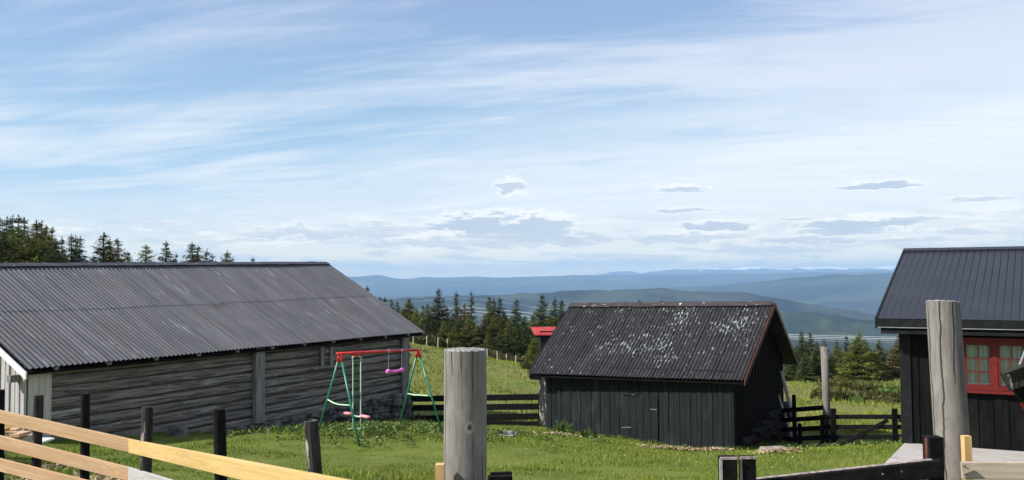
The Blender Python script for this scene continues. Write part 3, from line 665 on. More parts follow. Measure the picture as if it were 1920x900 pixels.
for (px, y0, y1) in ((600, 650, 690), (618, 650, 684)):
    a_ = on_plane(px, y0, WL+lo*.1, pn); b_ = on_plane(px, y1, WL+lo*.1, pn); m = MB()
    m.box(b_, bd*.13, lo*.04, A(0, 0, a_[2]-b_[2])); obj('wall_board', m, M['log_post'], barn)
a_ = on_plane(583, 693, WL+lo*.1, pn); m = MB(); m.box(a_, bd*.95, lo*.08, A(0,0,.05)); obj('wall_ledge', m, M['log_post'], barn)
k = 0.5
while k < L:
    p = WL + bd*k; p = A(p[0], p[1], EL[2]+(ER[2]-EL[2])*k/L+.03); m = MB(); m.beam(p-lo*.2+A(0,0,.05), p + lo*.30 - A(0,0,.11), .10, .12); obj('rafter_tail', m, M['log_post'], barn); k += 1.25

# front gable: pale boards, corner board, white barge board
KL = WL.copy(); GL = EL + bn_*0.0
m = MB(); z0 = gnd(WL[0], WL[1]) - .3
m.box(A(WL[0], WL[1], z0)+lo*.08, lo*.045, bd*.50, A(0,0,ztop-z0)); obj('corner_board', m, M['corner_board'], barn)
gw = WL - bd*.03; m = MB(); k = -.09
slope_b = (RL[2]-EL[2])/hw
while k < 2*hw-2*inset:
    p = gw + bn_*k; dd = min(k+.09, 2*hw-2*inset-k); zt = EL[2]-.10 + slope_b*(min(k+inset, 2*hw-(k+inset)))
    m.box(A(p[0], p[1], z0-.3), bn_*.135, -bd*(.035 if int(k/.19) % 2 else .05), A(0,0,zt-z0+.3)); k += .19
obj('gable_boards', m, M['gable_board'], barn)
m = MB(); m.box(A(gw[0], gw[1], z0-.3)+bd*.03, bn_*(2*hw-2*inset), -bd*.028, A(0,0,ztop-z0+.25)); 
obj('gable_backing', m, M['brown_trim'], barn)
m = MB(); d_ = unit(RL-EL); st = EL - bd*.02 - A(0,0,.07)
m.box(st - d_*.06 - A(0,0,.12), RL-EL, -bd*.035, A(0,0,.15)); m.box(BEL-bd*.02-A(0,0,.19), RL-BEL, -bd*.035, A(0,0,.19)); obj('barge_board', m, M['white_board'], barn)
m = MB(); p = EL + bn_*.45 - A(0,0,.22); m.beam(p - bd*.12, p + bd*.5, .13, .15); obj('purlin_end', m, M['log_post'], barn)

# ------------------------------------------------------------------ black shed with flaking roof
D = 23.3
sEL = P(990, 700, D*1.125); sER = P(1393, 713, D); sAP = P(1450, 568, D*1.117); sBR = P(1494, 681, D*1.235)
ridge_dir = sEL - sER
sRR = sAP; sRL = P(1070, 571, D*1.117 + (sEL[1]-sER[1])*1.0)
sBL = sBR + (sEL - sER)*1.0
shed = thing('black_shed', 'small black board shed with white flaking paint on its corrugated roof', 'shed', A((sER[0]+sEL[0])/2, (sER[1]+sEL[1])/2+3, CAMZ-5))
corrugated('roof', sEL, sER, sRR, sRL, .108, .019, M['shed_roof'], shed, 0, 1, 0, .03, seed=8)
m = MB(); m.hexa([sRL-A(0,0,.05), sRR-A(0,0,.05), sBR-A(0,0,.05), sBL-A(0,0,.05), sRL, sRR, sBR, sBL]); obj('back_roof', m, M['ridge_barn'], shed)
u1 = unit((sER-sEL)*A(1,1,0)); w1 = unit((sBR-sER)*A(1,1,0)); of = A(u1[1], -u1[0], 0); orr = A(w1[1], -w1[0], 0)
m = MB(); m.hexa([sEL+w1*.04-A(0,0,.12), sER+w1*.04-A(0,0,.12), sRR-A(0,0,.12), sRL-A(0,0,.12), sEL+w1*.04-A(0,0,.08), sER+w1*.04-A(0,0,.08), sRR-A(0,0,.08), sRL-A(0,0,.08)]); obj('roof_deck', m, M['dark_log'], shed)
m = MB()
for i in range(9):
    a0 = sRL+(sRR-sRL)*i/9; a1 = sRL+(sRR-sRL)*(i+1)/9; j = A(0,0,.035+random.uniform(0,.02)); o_ = -w1*.20 - A(0,0,.12)
    m.hexa([a0+o_+j, a1+o_+j, a1+j, a0+j, a0+o_+j+A(0,0,.012), a1+o_+j+A(0,0,.012), a1+j+A(0,0,.012), a0+j+A(0,0,.012)])
obj('ridge_cap', m, M['brown_trim'] if False else material('rusty_dark_ridge', (.035,.028,.027), (.06,.045,.042), (3,3,3), 0, .6, .1, c3=(.6,.62,.62), s3=(6,6,9), lo3=.64, hi3=.68), shed)
# walls
cFR = P(1376, 848, D+.42); cFL0 = P(1026, 808, D*1.125+.22)
uF = unit((cFR-cFL0)*A(1,1,0)); nF = A(uF[1], -uF[0], 0)
Lf = np.linalg.norm((cFR-cFL0)[:2]); cBR = cFR + w1*(np.linalg.norm((sBR-sER)[:2])-.75); cBL = cBR - uF*Lf
def zeave(p):     # underside of front slope above a wall point
    t = np.dot(p[:2]-sEL[:2], u1[:2])/np.linalg.norm((sER-sEL)[:2]); return sEL[2]*(1-t)+sER[2]*t
def board_wall(name, p0, d, L, out, zb, zt, wdt, mat, parent, batten=True, gap=.012, seed=1, zfun=None):
    m = MB(); g_ = np.random.default_rng(seed); k = 0
    m.box(A(p0[0], p0[1], zb+.05)-out*.06, d*L, out*.05, A(0,0,(zt if zfun is None else zt)-zb-.06))
    i = 0
    while k < L-.01:
        ww = min(wdt*g_.uniform(.9, 1.1), L-k); th = .022 if i % 2 else .038
        q = p0 + d*k; ztt = zt if zfun is None else zfun(k+ww/2)
        m.box(A(q[0], q[1], zb+g_.uniform(-.02, .02)), d*(ww-gap), out*th, A(0,0,ztt-zb)); k += ww; i += 1
    return obj(name, m, mat, parent)
zb = min(cFR[2], cFL0[2]) - .02
# front wall: the bottom follows the ground, boards reach down to it
m = MB(); k = 0; i = 0; g_ = np.random.default_rng(4)
while k < Lf-.01:
    ww = min(.150*g_.uniform(.85, 1.15), Lf-k); q = cFL0 + uF*k; t = k/Lf
    z0 = cFL0[2]*(1-t)+cFR[2]*t + g_.uniform(-.015, .015); zt = zeave(q) + .22
    m.box(A(q[0], q[1], z0), uF*(ww-.012), nF*(.020 if i % 2 else .036), A(0,0,zt-z0)); k += ww; i += 1
m.box(A(cFL0[0], cFL0[1], cFR[2]+.1)-nF*.05, uF*Lf, nF*.045, A(0,0,zeave(cFL0)-cFR[2]))
obj('front_wall', m, M['black_board'], shed)
# gable wall, right
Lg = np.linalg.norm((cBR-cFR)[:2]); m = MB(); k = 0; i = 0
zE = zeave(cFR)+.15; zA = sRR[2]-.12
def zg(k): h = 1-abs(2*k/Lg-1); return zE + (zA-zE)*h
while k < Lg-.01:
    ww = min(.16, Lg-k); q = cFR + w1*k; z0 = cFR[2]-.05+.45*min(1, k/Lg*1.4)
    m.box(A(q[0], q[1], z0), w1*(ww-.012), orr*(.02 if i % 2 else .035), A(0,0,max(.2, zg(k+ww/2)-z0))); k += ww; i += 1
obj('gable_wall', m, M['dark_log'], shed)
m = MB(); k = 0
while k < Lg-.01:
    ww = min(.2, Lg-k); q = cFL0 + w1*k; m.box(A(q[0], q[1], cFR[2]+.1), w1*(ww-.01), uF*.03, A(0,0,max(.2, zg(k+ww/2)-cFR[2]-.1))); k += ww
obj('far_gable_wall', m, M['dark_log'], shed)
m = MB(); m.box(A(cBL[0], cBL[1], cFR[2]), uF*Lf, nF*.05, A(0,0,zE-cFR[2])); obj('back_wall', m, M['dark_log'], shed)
m = MB(); m.box(A(cFR[0], cFR[1], cFR[2]-.02)+nF*.036-uF*.05, uF*.075, -nF*.11, A(0,0,zE-cFR[2])); obj('corner_board', m, M['black_board'], shed)
m = MB(); q = P(1014, 795, D*1.125+.6); m.box(A(q[0], q[1], q[2]), uF*.6, nF*.1, A(0,0,sEL[2]-q[2]+.1)); obj('corner_post', m, M['worn_black'], shed)
# stone footing
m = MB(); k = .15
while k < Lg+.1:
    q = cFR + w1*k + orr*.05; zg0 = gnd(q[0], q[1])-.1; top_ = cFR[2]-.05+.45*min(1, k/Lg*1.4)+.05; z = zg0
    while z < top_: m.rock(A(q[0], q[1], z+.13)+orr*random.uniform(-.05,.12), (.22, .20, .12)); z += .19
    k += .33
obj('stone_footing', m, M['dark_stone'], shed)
# door on the front, hinges
pF = cFL0 + nF*.037
a_ = on_plane(1167, 742, pF, nF); b_ = on_plane(1235, 838, pF, nF)
m = MB(); wdr = np.dot(b_-a_, uF)
for i in range(5): m.box(A(a_[0], a_[1], b_[2]+.04)+uF*(wdr/5*i), uF*(wdr/5-.012), nF*.022, A(0,0,a_[2]-b_[2]-.04))
dr = obj('door', m, M['black_board'], shed)
for (x0, y0, x1, y1) in ((1220, 767, 1232, 768), (1167, 801, 1184, 801)):
    a_ = on_plane(x0, y0, pF, nF)+nF*.025; b_ = on_plane(x1, y1, pF, nF)+nF*.025; m = MB(); m.beam(a_, b_, .012, .022); obj('hinge', m, M['hinge'], dr)
a_ = on_plane(1168, 739, pF, nF)+nF*.03; b_ = on_plane(1192, 740, pF, nF)+nF*.03; m = MB(); m.beam(a_, b_, .02, .015); obj('drip_strip', m, M['worn_black'], dr)
# barge boards on the right gable
m = MB(); e = u1*.03
m.box(sER+e-A(0,0,.15), sRR-sER, u1*.03, A(0,0,.17)); m.box(sBR+e-A(0,0,.15), sRR-sBR, u1*.03, A(0,0,.17)); obj('barge_board', m, M['brown_trim'], shed)
m = MB()
m.beam(sRR-A(0,0,.30)-uF*.6, sRR-A(0,0,.30), .10, .16); obj('purlin_end', m, M['brown_trim'], shed)
m = MB(); m.beam(sEL-A(0,0,.14)+uF*.02+w1*.1, sEL-A(0,0,.14)+uF*.4+w1*.1, .09, .10); obj('purlin_end', m, M['dark_log'], shed)
m = MB(); q = P(1366, 853, D-.1); m.rock((q[0], q[1], q[2]+.02), (.34, .22, .09), seed=5, n=10); tag(obj('corner_stone', m, M['pale_stone']), 'flat pale stone under the front right corner of the black shed', 'stone')

# poles leaning on the shed
for (x0, y0, x1, y1, r0, lab) in ((1465, 697, 1500, 833, .055, 'longer thick grey pole leaning against the shed gable'), (1455, 727, 1487, 822, .035, 'shorter thin grey pole leaning against the shed gable')):
    b_ = P(x1, y1, 26.6 if r0 > .05 else 27.0); a_ = P(x0, y0, 28.0 if r0 > .05 else 28.2); m = MB(); r0 *= 1.15; b_[2] = gnd(b_[0], b_[1])-.03
    m.tube([b_, (a_+b_)/2, a_], [r0*1.2, r0, r0*.8], 9, jit=.05); tag(obj('leaning_pole', m, M['pale_post']), lab, 'pole')

# ------------------------------------------------------------------ cabin on the right
K = P(1700, 829, 17.4)
cu = A(math.cos(R(26)), -math.sin(R(26)), 0); cn = A(-math.sin(R(26)), -math.cos(R(26)), 0)
cE = P(1645, 597, 17.2); cRg = P(1697, 470, 20.7)
cabin = thing('black_cabin', 'black board cabin with dark steel roof and red framed window beside the deck', 'cabin', K)
LR = 9.0
cER = cE + cu*LR; cRR_ = cRg + cu*LR
corrugated('roof', cE, cER, cRR_, cRg, .138, .017, M['steel_roof'], cabin, 0, 1, 0.0, 0, prof='rib', seed=1, rows=6)
m = MB(); pb = cRg + (cRg-cE)*A(1,1,0); pbR = pb + cu*LR; pb[2] = pbR[2] = cE[2]; m.hexa([cRg-A(0,0,.04), cRR_-A(0,0,.04), pbR-A(0,0,.04), pb-A(0,0,.04), cRg, cRR_, pbR, pb]); obj('back_roof', m, M['steel_roof'], cabin)
m = MB(); sl1 = unit(cRg-cE); o1 = -sl1*.16; j = A(0,0,.045)
m.hexa([cRg+o1+j-cu*.03, cRR_+o1+j, cRR_+j, cRg+j-cu*.03, cRg+o1+j+A(0,0,.012)-cu*.03, cRR_+o1+j+A(0,0,.012), cRR_+j+A(0,0,.014), cRg+j+A(0,0,.014)-cu*.03]); obj('ridge_cap', m, M['steel_roof'], cabin)
dn = A(0,0,-1)
back = unit((cRg-cE)*A(1,1,0))
m = MB(); m.hexa([cE+dn*.10, cER+dn*.10, cRR_+dn*.10, cRg+dn*.10, cE+dn*.012, cER+dn*.012, cRR_+dn*.012, cRg+dn*.012]); obj('roof_deck', m, M['dark_trim'], cabin)
m = MB(); f0 = cE - cn*.0 + dn*.005; m.box(f0+dn*.16, cu*LR, cn*.03, A(0,0,.145)); obj('fascia_board', m, M['dark_trim'], cabin)
m = MB(); m.box(f0+dn*.175-cn*.02, cu*LR, cn*.065, A(0,0,.014)); obj('gutter_edge', m, M['gutter'], cabin)
m = MB(); m.box(cE+dn*.24+cu*.06, cu*(LR-.1), -cn*1.1, A(0,0,.05)); m.box(cE+dn*.30-cn*.03+cu*.06, cu*(LR-.1), cn*.03, A(0,0,.13)); obj('soffit', m, M['dark_trim'], cabin)
m = MB(); 
m.hexa([cE-cu*.045+dn*.20, cE+dn*.20, cRg+dn*.20, cRg-cu*.045+dn*.20, cE-cu*.045+A(0,0,.02), cE+A(0,0,.02), cRg+A(0,0,.02), cRg-cu*.045+A(0,0,.02)]); obj('barge_board', m, M['dark_trim'], cabin)
wt = cE[2]-.2
LW = 8.0
win0 = on_plane(1797, 639, K+cn*.04, cn); win1 = on_plane(1918, 733, K+cn*.04, cn); 
wx0 = np.dot(win0-K, cu); wz0 = on_plane(1850, 731, K+cn*.04, cn)[2]; wz1 = on_plane(1850, 636, K+cn*.04, cn)[2]
sash_w = np.dot(on_plane(1869, 690, K, cn) - on_plane(1808, 690, K, cn), cu)
NS = 3; ww_tot = sash_w*NS + .12
m = MB(); k = 0; i = 0
while k < LW:
    ww = .26; q = K + cu*k; th = .022 if i % 2 else .040
    wdt = ww if i % 2 == 0 else ww*1.0
    if k+ww > wx0 and k < wx0+ww_tot:
        m.box(A(q[0], q[1], K[2]), cu*(ww-.012), cn*th, A(0,0,wz0-K[2]-.02)); m.box(A(q[0], q[1], wz1), cu*(ww-.012), cn*th, A(0,0,wt-wz1))
    else: m.box(A(q[0], q[1], K[2]), cu*(ww-.012), cn*th, A(0,0,wt-K[2]))
    k += ww; i += 1
obj('front_wall', m, M['cabin_board'], cabin)
m = MB(); wk = cn*-.05
m.box(A(K[0], K[1], K[2])+wk, cu*LW, cn*.048, A(0,0,wz0-K[2])); m.box(A(K[0], K[1], wz1)+wk, cu*LW, cn*.048, A(0,0,wt-wz1))
m.box(A(K[0], K[1], wz0)+wk, cu*wx0, cn*.048, A(0,0,wz1-wz0)); m.box(A(K[0], K[1], wz0)+wk+cu*(wx0+ww_tot), cu*(LW-wx0-ww_tot), cn*.048, A(0,0,wz1-wz0)); obj('wall_backing', m, M['dark_log'], cabin)
zA_ = cRg[2]-.1; W2 = 2*np.dot(cRg-cE, back)-1.6; m = MB(); q = K + back*W2
def gab(p):
    a_ = A(p[0], p[1], K[2]-.2); b_ = a_ + back*W2; c_ = (a_+b_)/2; a2 = a_*1; b2 = b_*1; c2_ = c_*1; a2[2] = b2[2] = wt; c2_[2] = zA_-.1
    return [a_, b_, b2, c2_, a2]
v1 = gab(K); v2 = [p_+cu*.05 for p_ in v1]; m.add(v1+v2, [(0,1,2,3,4), (9,8,7,6,5)]+[(i, i+5, (i+1) % 5+5, (i+1) % 5) for i in range(5)]); obj('gable_wall', m, M['cabin_board'], cabin)
m = MB(); q = K+back*W2; m.box(A(q[0], q[1], K[2]-.2), cu*LW, back*.05, A(0,0,wt-K[2]+.2)); obj('back_wall', m, M['cabin_board'], cabin)
m = MB(); m.box(A(K[0], K[1], K[2]-.02)-cu*.06+cn*.045, cu*.17, cn*.03, A(0,0,wt-K[2]));  m.box(A(K[0], K[1], K[2]-.02)-cu*.06-cn*.1, -cu*.03, cn*.172, A(0,0,wt-K[2])); obj('corner_board', m, M['dark_trim'], cabin)
# window
wf = MB(); O = A(K[0], K[1], wz0) + cu*wx0 + cn*.045; Hh = wz1-wz0
wf.box(O-A(0,0,.0)-cu*.06, cu*(ww_tot+.12), cn*.05, A(0,0,.05)); wf.box(O+A(0,0,Hh-.07)-cu*.06, cu*(ww_tot+.12), cn*.05, A(0,0,.10))
for s_ in range(NS+1):
    wf.box(O+A(0,0,.05)+cu*(s_*(ww_tot-.09)/NS), cu*.09, cn*.042, A(0,0,Hh-.12))
win = obj('window', wf, M['red'], cabin)
m = MB(); m.box(O-A(0,0,.062)-cu*.09, cu*(ww_tot+.18), cn*.10, A(0,0,.055)); obj('window_sill', m, M['red'], win)
for s_ in range(NS):
    p = O + cu*(s_*(ww_tot-.09)/NS+.09) + A(0,0,.05) - cn*.01; sw = (ww_tot-.09)/NS-.09; hh = Hh-.12
    m = MB(); fw = .045
    m.box(p, cu*fw, cn*.035, A(0,0,hh)); m.box(p+cu*(sw-fw), cu*fw, cn*.035, A(0,0,hh)); m.box(p+cu*fw, cu*(sw-2*fw), cn*.034, A(0,0,fw)); m.box(p+cu*fw+A(0,0,hh-fw), cu*(sw-2*fw), cn*.034, A(0,0,fw))
    m.box(p+cu*(sw/2-.010)+A(0,0,fw)+cn*.004, cu*.020, cn*.022, A(0,0,hh-2*fw))
    for r_ in (1, 2): m.box(p+cu*fw+A(0,0,fw+(hh-2*fw)*r_/3-.011)+cn*.006, cu*(sw-2*fw), cn*.018, A(0,0,.022))
    obj('sash', m, M['red'], win)
    m = MB(); m.box(p+cu*fw+A(0,0,fw+.002)-cn*.10, cu*(sw-2*fw), cn*.10, A(0,0,.035)); obj('inner_sill', m, M['white_sill'], win)
    m = MB(); nfold = 26; cx = []
    for q_ in range(nfold+1): cx.append(p+cu*(sw*q_/nfold)-cn*(.055+.014*math.sin(q_*1.7)+.008*math.sin(q_*3.1)))
    vs = [c+A(0,0,-.03) for c in cx]+[c+A(0,0,hh+.03) for c in cx]; m.add(vs, [(i, i+1, i+nfold+2, i+nfold+1) for i in range(nfold)]); obj('curtain', m, M['curtain'], win)
gm_ = bpy.data.materials.new('window_glass'); gm_.use_nodes = True; t = NT(gm_.node_tree); t.n.clear()
tr = t.new('ShaderNodeBsdfTransparent'); tr.inputs[0].default_value = (.9,.93,.9,1); gl = t.new('ShaderNodeBsdfGlossy'); gl.inputs['Roughness'].default_value = .03
fr = t.new('ShaderNodeFresnel'); fr.inputs[0].default_value = 1.5; mx = t.new('ShaderNodeMixShader'); t.put(mx.inputs[0], fr.outputs[0]); t.put(mx.inputs[1], tr.outputs[0]); t.put(mx.inputs[2], gl.outputs[0])
t.put(t.new('ShaderNodeOutputMaterial').inputs[0], mx.outputs[0])
m = MB(); m.box(O+cu*.09+A(0,0,.05)-cn*.012, cu*(ww_tot-.18), cn*.004, A(0,0,Hh-.12)); obj('pane', m, gm_, win)
# deck
dk = thing('wooden_deck', 'pale weathered plank deck on the grass in front of the black cabin', 'deck', K-A(0,0,.3))
m = MB(); zd = K[2]-.01; dcl = K - cu*.03
r0_ = ray(1657, 870); pt_ = C0 + r0_*((zd-CAMZ)/r0_[2]); dv_ = (pt_-dcl)*A(1,1,0); n_pl = max(10, int(np.linalg.norm(dv_)/.145)); kk_ = dv_/n_pl; dsk = kk_
for i in range(n_pl):
    m.box(A(dcl[0], dcl[1], zd-.03)+kk_*(i+.3), cu*8.2, kk_*.945, A(0,0,.03))
obj('planks', m, M['deck'], dk)
m = MB(); m.box(A(dcl[0], dcl[1], zd-.25)+kk_*.4, cu*.04, kk_*(n_pl-.3), A(0,0,.216)); m.box(A(dcl[0], dcl[1], zd-.25)+kk_*(n_pl+.25), cu*8.2, cn*.035, A(0,0,.218)); obj('edge_board', m, M['grey_board'], dk)
for a in (.2, 3, 6): m = MB(); m.box(A(dcl[0], dcl[1], zd-.7)+cn*1.9+cu*a, cu*.12, cn*.12, A(0,0,.66)); obj('footing', m, M['stone'], dk)

# red-roofed outhouse beyond the shed
q0 = P(1000, 614, 40); oh = thing('red_roofed_outhouse', 'small dark outhouse with a red roof half hidden behind the black shed', 'outhouse', A(q0[0]+1.2, 41, CAMZ-6.6))
m = MB(); a_ = P(995, 613, 41.3); b_ = P(1002, 627, 40); X = A(2.6, -.1, 0)
m.hexa([b_-A(0,0,.05), b_+X-A(0,0,.05), a_+X-A(0,0,.05), a_-A(0,0,.05), b_, b_+X, a_+X, a_]); 
for i in range(11): p = b_+X*(i/11.); qq = a_+X*(i/11.); m.beam(p+A(0,0,.008), qq+A(0,0,.008), .035, .02)
obj('roof', m, M['red_roof'], oh)
m = MB(); w0 = P(1013, 627, 40.3); zz = gnd(w0[0], 41)
m.box(A(w0[0], 40.3, zz-.2), A(2.0,0,0), A(0,1.6,0), A(0,0,w0[2]-zz+.35)); m.box(A(w0[0]-.25, 40.2, w0[2]-.12), A(2.4,0,0), A(0,.2,0), A(0,0,.1)); obj('wall', m, M['black_board'], oh)

# ------------------------------------------------------------------ fences
def add_uvw(o, p0, p1):
    p0, p1 = A(*p0), A(*p1); d = unit(p1-p0); me = o.data; off = rng.uniform(0, 30, 3)
    base = (np.array(o['_o']) if '_o' in o else np.array(o.location)) - p0; sd_ = unit(np.cross(d, A(0,0,1))); u_d = np.cross(sd_, d)
    c = np.array([v.co[:] for v in me.vertices]) + base
    a = me.attributes.new('uvw', 'FLOAT_VECTOR', 'POINT'); a.data.foreach_set('vector', (np.c_[c@d, c@sd_, c@u_d] + off).astype(np.float32).ravel()); return o
def rail(p0, p1, h, t, mat, parent, name='rail', label=None, bev=.006):
    m = MB(); m.beam(p0, p1, t, h, bev=bev); return add_uvw(obj(name, m, mat, parent, label=label), p0, p1)
def rpost(base, top, r, mat, parent, name='post', n=12, seed=None, label=None, jit=.06, cap=None):
    m = MB(); pts = [A(*base)+(A(*top)-A(*base))*t for t in (0, .3, .65, .97, 1)]
    m.tube(pts, [r*1.04, r*1.02, r, r*.99, r*.93], n, jit=jit); return obj(name, m, mat, parent, label=label, smooth=False)
# left foreground fence with fresh boards
lf = thing('board_fence', 'fence of fresh sawn boards on round black posts at lower left', 'fence', P(244, 860, 8.0)*A(1,1,0)+A(0,0,gnd(-3.6, 8)))
fx = np.array([-200, 0, 244, 320, 400, 533, 660, 760]); fd = np.array([8.9, 8.5, 8.0, 6.7, 5.8, 4.9, 4.2, 3.75])
fdep = lambda x: float(np.interp(x, fx, fd))
def fboard(x0, y0t, x1, y1t, hgt, mat, off=0.0, label=None, d0=None, d1=None):
    a_ = P(x0, y0t, (d0 or fdep(x0)) + off); b_ = P(x1, y1t, (d1 or fdep(x1)) + off); a_ = a_-A(0,0,hgt/2); b_ = b_-A(0,0,hgt/2)
    return rail(a_, b_, hgt, .028, mat, lf, 'board', label, bev=.003)
fboard(-190, 727, 262, 827, .122, M['fresh_pink'], 0.0, 'pinkish fresh top board', d1=8.0)
# yellow board lies over the pink one's end; placed on the second, nearer-running stretch
a0 = P(244, 823.5, 7.93); a1 = P(660, 901, 4.2); dirb = (a1-a0)
def along(z0, z1, h, mat, label, t1=1.25, t0=0.0):
    s = a0 + dirb*t0 + A(0,0,z0-h/2); e = a0 + dirb*t1 + A(0,0,z1-h/2); return rail(s, e, h, .028, mat, lf, 'board', label, bev=.003)
along(0, 0, .122, M['fresh_yellow'], 'yellow knotty top board')
z2 = P(244, 876, 7.93)[2]-a0[2]
fboard(-190, 770, 243, 876, .126, M['fresh_pink'], 0.0, 'pinkish fresh middle board')
along(z2, z2, .122, M['silver_board'], 'silver grey middle board')
z3 = P(244, 921, 7.93)[2]-a0[2]
fboard(-190, 812, 250, 922, .122, M['fresh_pink'], 0.0, 'pinkish fresh bottom board')
along(z3, z3, .122, M['fresh_yellow'], 'yellow bottom board')
def post_depth(px):
    r_ = ray(px, 800)
    q0, q1 = (P(-190, 727, 8.9), P(244, 823, 8.0)) if px < 255 else (a0, a1)
    e_ = q1-q0; t_ = (q0[0]*e_[1]-q0[1]*e_[0])/(r_[0]*e_[1]-r_[1]*e_[0]); nb_ = abs(e_[0])/math.hypot(e_[0], e_[1])
    return t_*r_[1] + .10/nb_
for (tx, ty, bx, rad, mk) in ((0, 731, -2, .045, 'black_wood'), (73, 741, 67, .047, 'worn_black'), (160, 738, 159, .041, 'black_wood'), (276, 763, 273, .046, 'worn_black'), (411, 767, 414, .044, 'black_wood'), (584, 789, 592, .042, 'worn_black')):
    dd = post_depth(tx); tp = P(tx, ty, dd); bt = P(bx, 900, dd); k_ = (tp[2]-(gnd(tp[0], tp[1])-.1))/(tp[2]-bt[2]); bt = tp + (bt-tp)*k_
    rpost(bt, tp, rad, M[mk], lf, label='worn post with bare wood showing' if mk == 'worn_black' else None, jit=.10 if mk == 'worn_black' else .02)
# lumber pile by the barn corner
def lumber(px, py, d, L, rot, label, mat, w_=.16, h_=.05):
    p = P(px, py, d); c, s = math.cos(rot), math.sin(rot); m = MB(); m.beam(p, p+A(-c, s, 0)*L, w_, h_, bev=.004)
    return tag(add_uvw(obj('lumber_plank', m, mat), p, p+A(-c, s, 0)*L), label, 'plank')
lumber(40, 797, 13.4, 2.2, .15, 'yellow plank on top of the lumber pile by the barn', M['fresh_yellow'])
lumber(36, 806, 13.2, 2.2, -.1, 'short plank second from the top of the lumber pile', M['fresh_pink'], .2)
lumber(12, 806, 12.9, 1.8, .25, 'dark ended plank lying near the frame edge on the lumber pile', M['fresh_yellow'], .14)
lumber(47, 814, 13.0, 2.6, .05, 'wide tan plank in the middle of the lumber pile', M['fresh_pink'], .30)
lumber(14, 844, 11.4, 2.0, .1, 'low plank lying flat below the lumber pile', M['grey_board'], .2)
p = P(88, 827, 14.2); m = MB(); m.beam(p, p+A(-1.5,.1,0.02), .42, .03); tag(obj('white_panel', m, M['white_board']), 'flat white panel on the grass beside the lumber pile', 'panel')
m = MB(); p = P(6, 836, 13.0); m.box(p-A(2.0,0,0), A(2.3,0,0), A(0,.5,0), A(0,0,.12)); tag(obj('lumber_bearer', m, M['grey_board']), 'grey bearer timber under the lumber pile', 'timber')

# tall poles in front
def bigpole(name, base, top, r0, r1, label, tilt_cut=(0, 0)):
    t_ = thing(name, label, 'post', base); m = MB(); n = 40; rows = 26; vs = []
    base, top = A(*base), A(*top); d = unit(top-base); sx = unit(np.cross(d, A(0,1,0))); sy = np.cross(sx, d)
    for i in range(rows):
        t = i/(rows-1); c = base+(top-base)*t; r = r0+(r1-r0)*t
        for k in range(n):
            a = 2*math.pi*k/n; q = r*(1+.010*math.sin(2*a+1+t)+.005*math.sin(3*a+t*5)+.012*math.sin(t*7+a))
            p = c + sx*math.cos(a)*q + sy*math.sin(a)*q
            if i == rows-1: p = p + d*(tilt_cut[0]*math.cos(a)+tilt_cut[1]*math.sin(a)) + d*random.uniform(-.0012,.0012)
            vs.append(p)
    fs = [(i*n+k, i*n+(k+1) % n, (i+1)*n+(k+1) % n, (i+1)*n+k) for i in range(rows-1) for k in range(n)]
    m.add(vs, fs); obj('shaft', m, M['pole'], t_, smooth=True)
    m = MB(); ring = vs[-n:]; cc = sum(ring)/n
    inner = [cc+(v-cc)*.9+d*.006 for v in ring]; mid_ = [cc+(v-cc)*.5+d*(.006+random.uniform(-.004,.002)) for v in ring]
    fs = [(k, (k+1) % n, n+(k+1) % n, n+k) for k in range(n)]+[(n+k, n+(k+1) % n, 2*n+(k+1) % n, 2*n+k) for k in range(n)]+[(2*n+k, 2*n+(k+1) % n, 3*n) for k in range(n)]
    m.add(ring+inner+mid_+[cc+d*.004], fs); obj('end_grain', m, M['pole_end'], t_); return t_
tp = P(872.5, 656, 5.05); bt = P(871.5, 900, 5.05); bt = tp + (bt-tp)*((tp[2]-gnd(bt[0], bt[1])+.1)/(tp[2]-bt[2]))
bigpole('round_gate_post', bt, tp, .128, .123, 'thick grey weathered log post with cracked flat top standing mid foreground')
tp = P(1768, 566, 5.6); bt = P(1789, 900, 5.6); bt = tp + (bt-tp)*((tp[2]-gnd(bt[0], bt[1])+.1)/(tp[2]-bt[2]))
bigpole('tall_gate_post', bt, tp, .112, .101, 'tall pale leaning log post with slanted top in front of the cabin', (.011, -.006))
m = MB(); tp = P(824, 872, 4.85); m.box(A(tp[0]-.024, tp[1], gnd(tp[0], tp[1])), A(.048,0,0), A(0,.06,0), A(0,0,tp[2]-gnd(tp[0], tp[1]))); tag(obj('wooden_stake', m, M['stake']), 'short tan stake just left of the thick cracked log post', 'stake')
m = MB(); tp = P(939, 893, 4.6); m.box(A(tp[0]-.062, tp[1]-.02, gnd(tp[0], tp[1])), A(.124,.02,0), A(-.01,.05,0), A(0,0,tp[2]-gnd(tp[0], tp[1]))); m.box(A(tp[0]-.05, tp[1]+.045, gnd(tp[0], tp[1])), A(.11,.02,0), A(-.01,.03,0), A(0,0,tp[2]+.006-gnd(tp[0], tp[1]))); tag(obj('black_stub_post', m, M['black_wood']), 'black square post top barely showing right of the cracked log post', 'post')
bf = thing('black_rail_fence', 'black painted rail and square posts running up to the tall leaning log post', 'fence', P(1600, 900, 5.0)*A(1,1,0)+A(0,0,gnd(2.0, 5)))
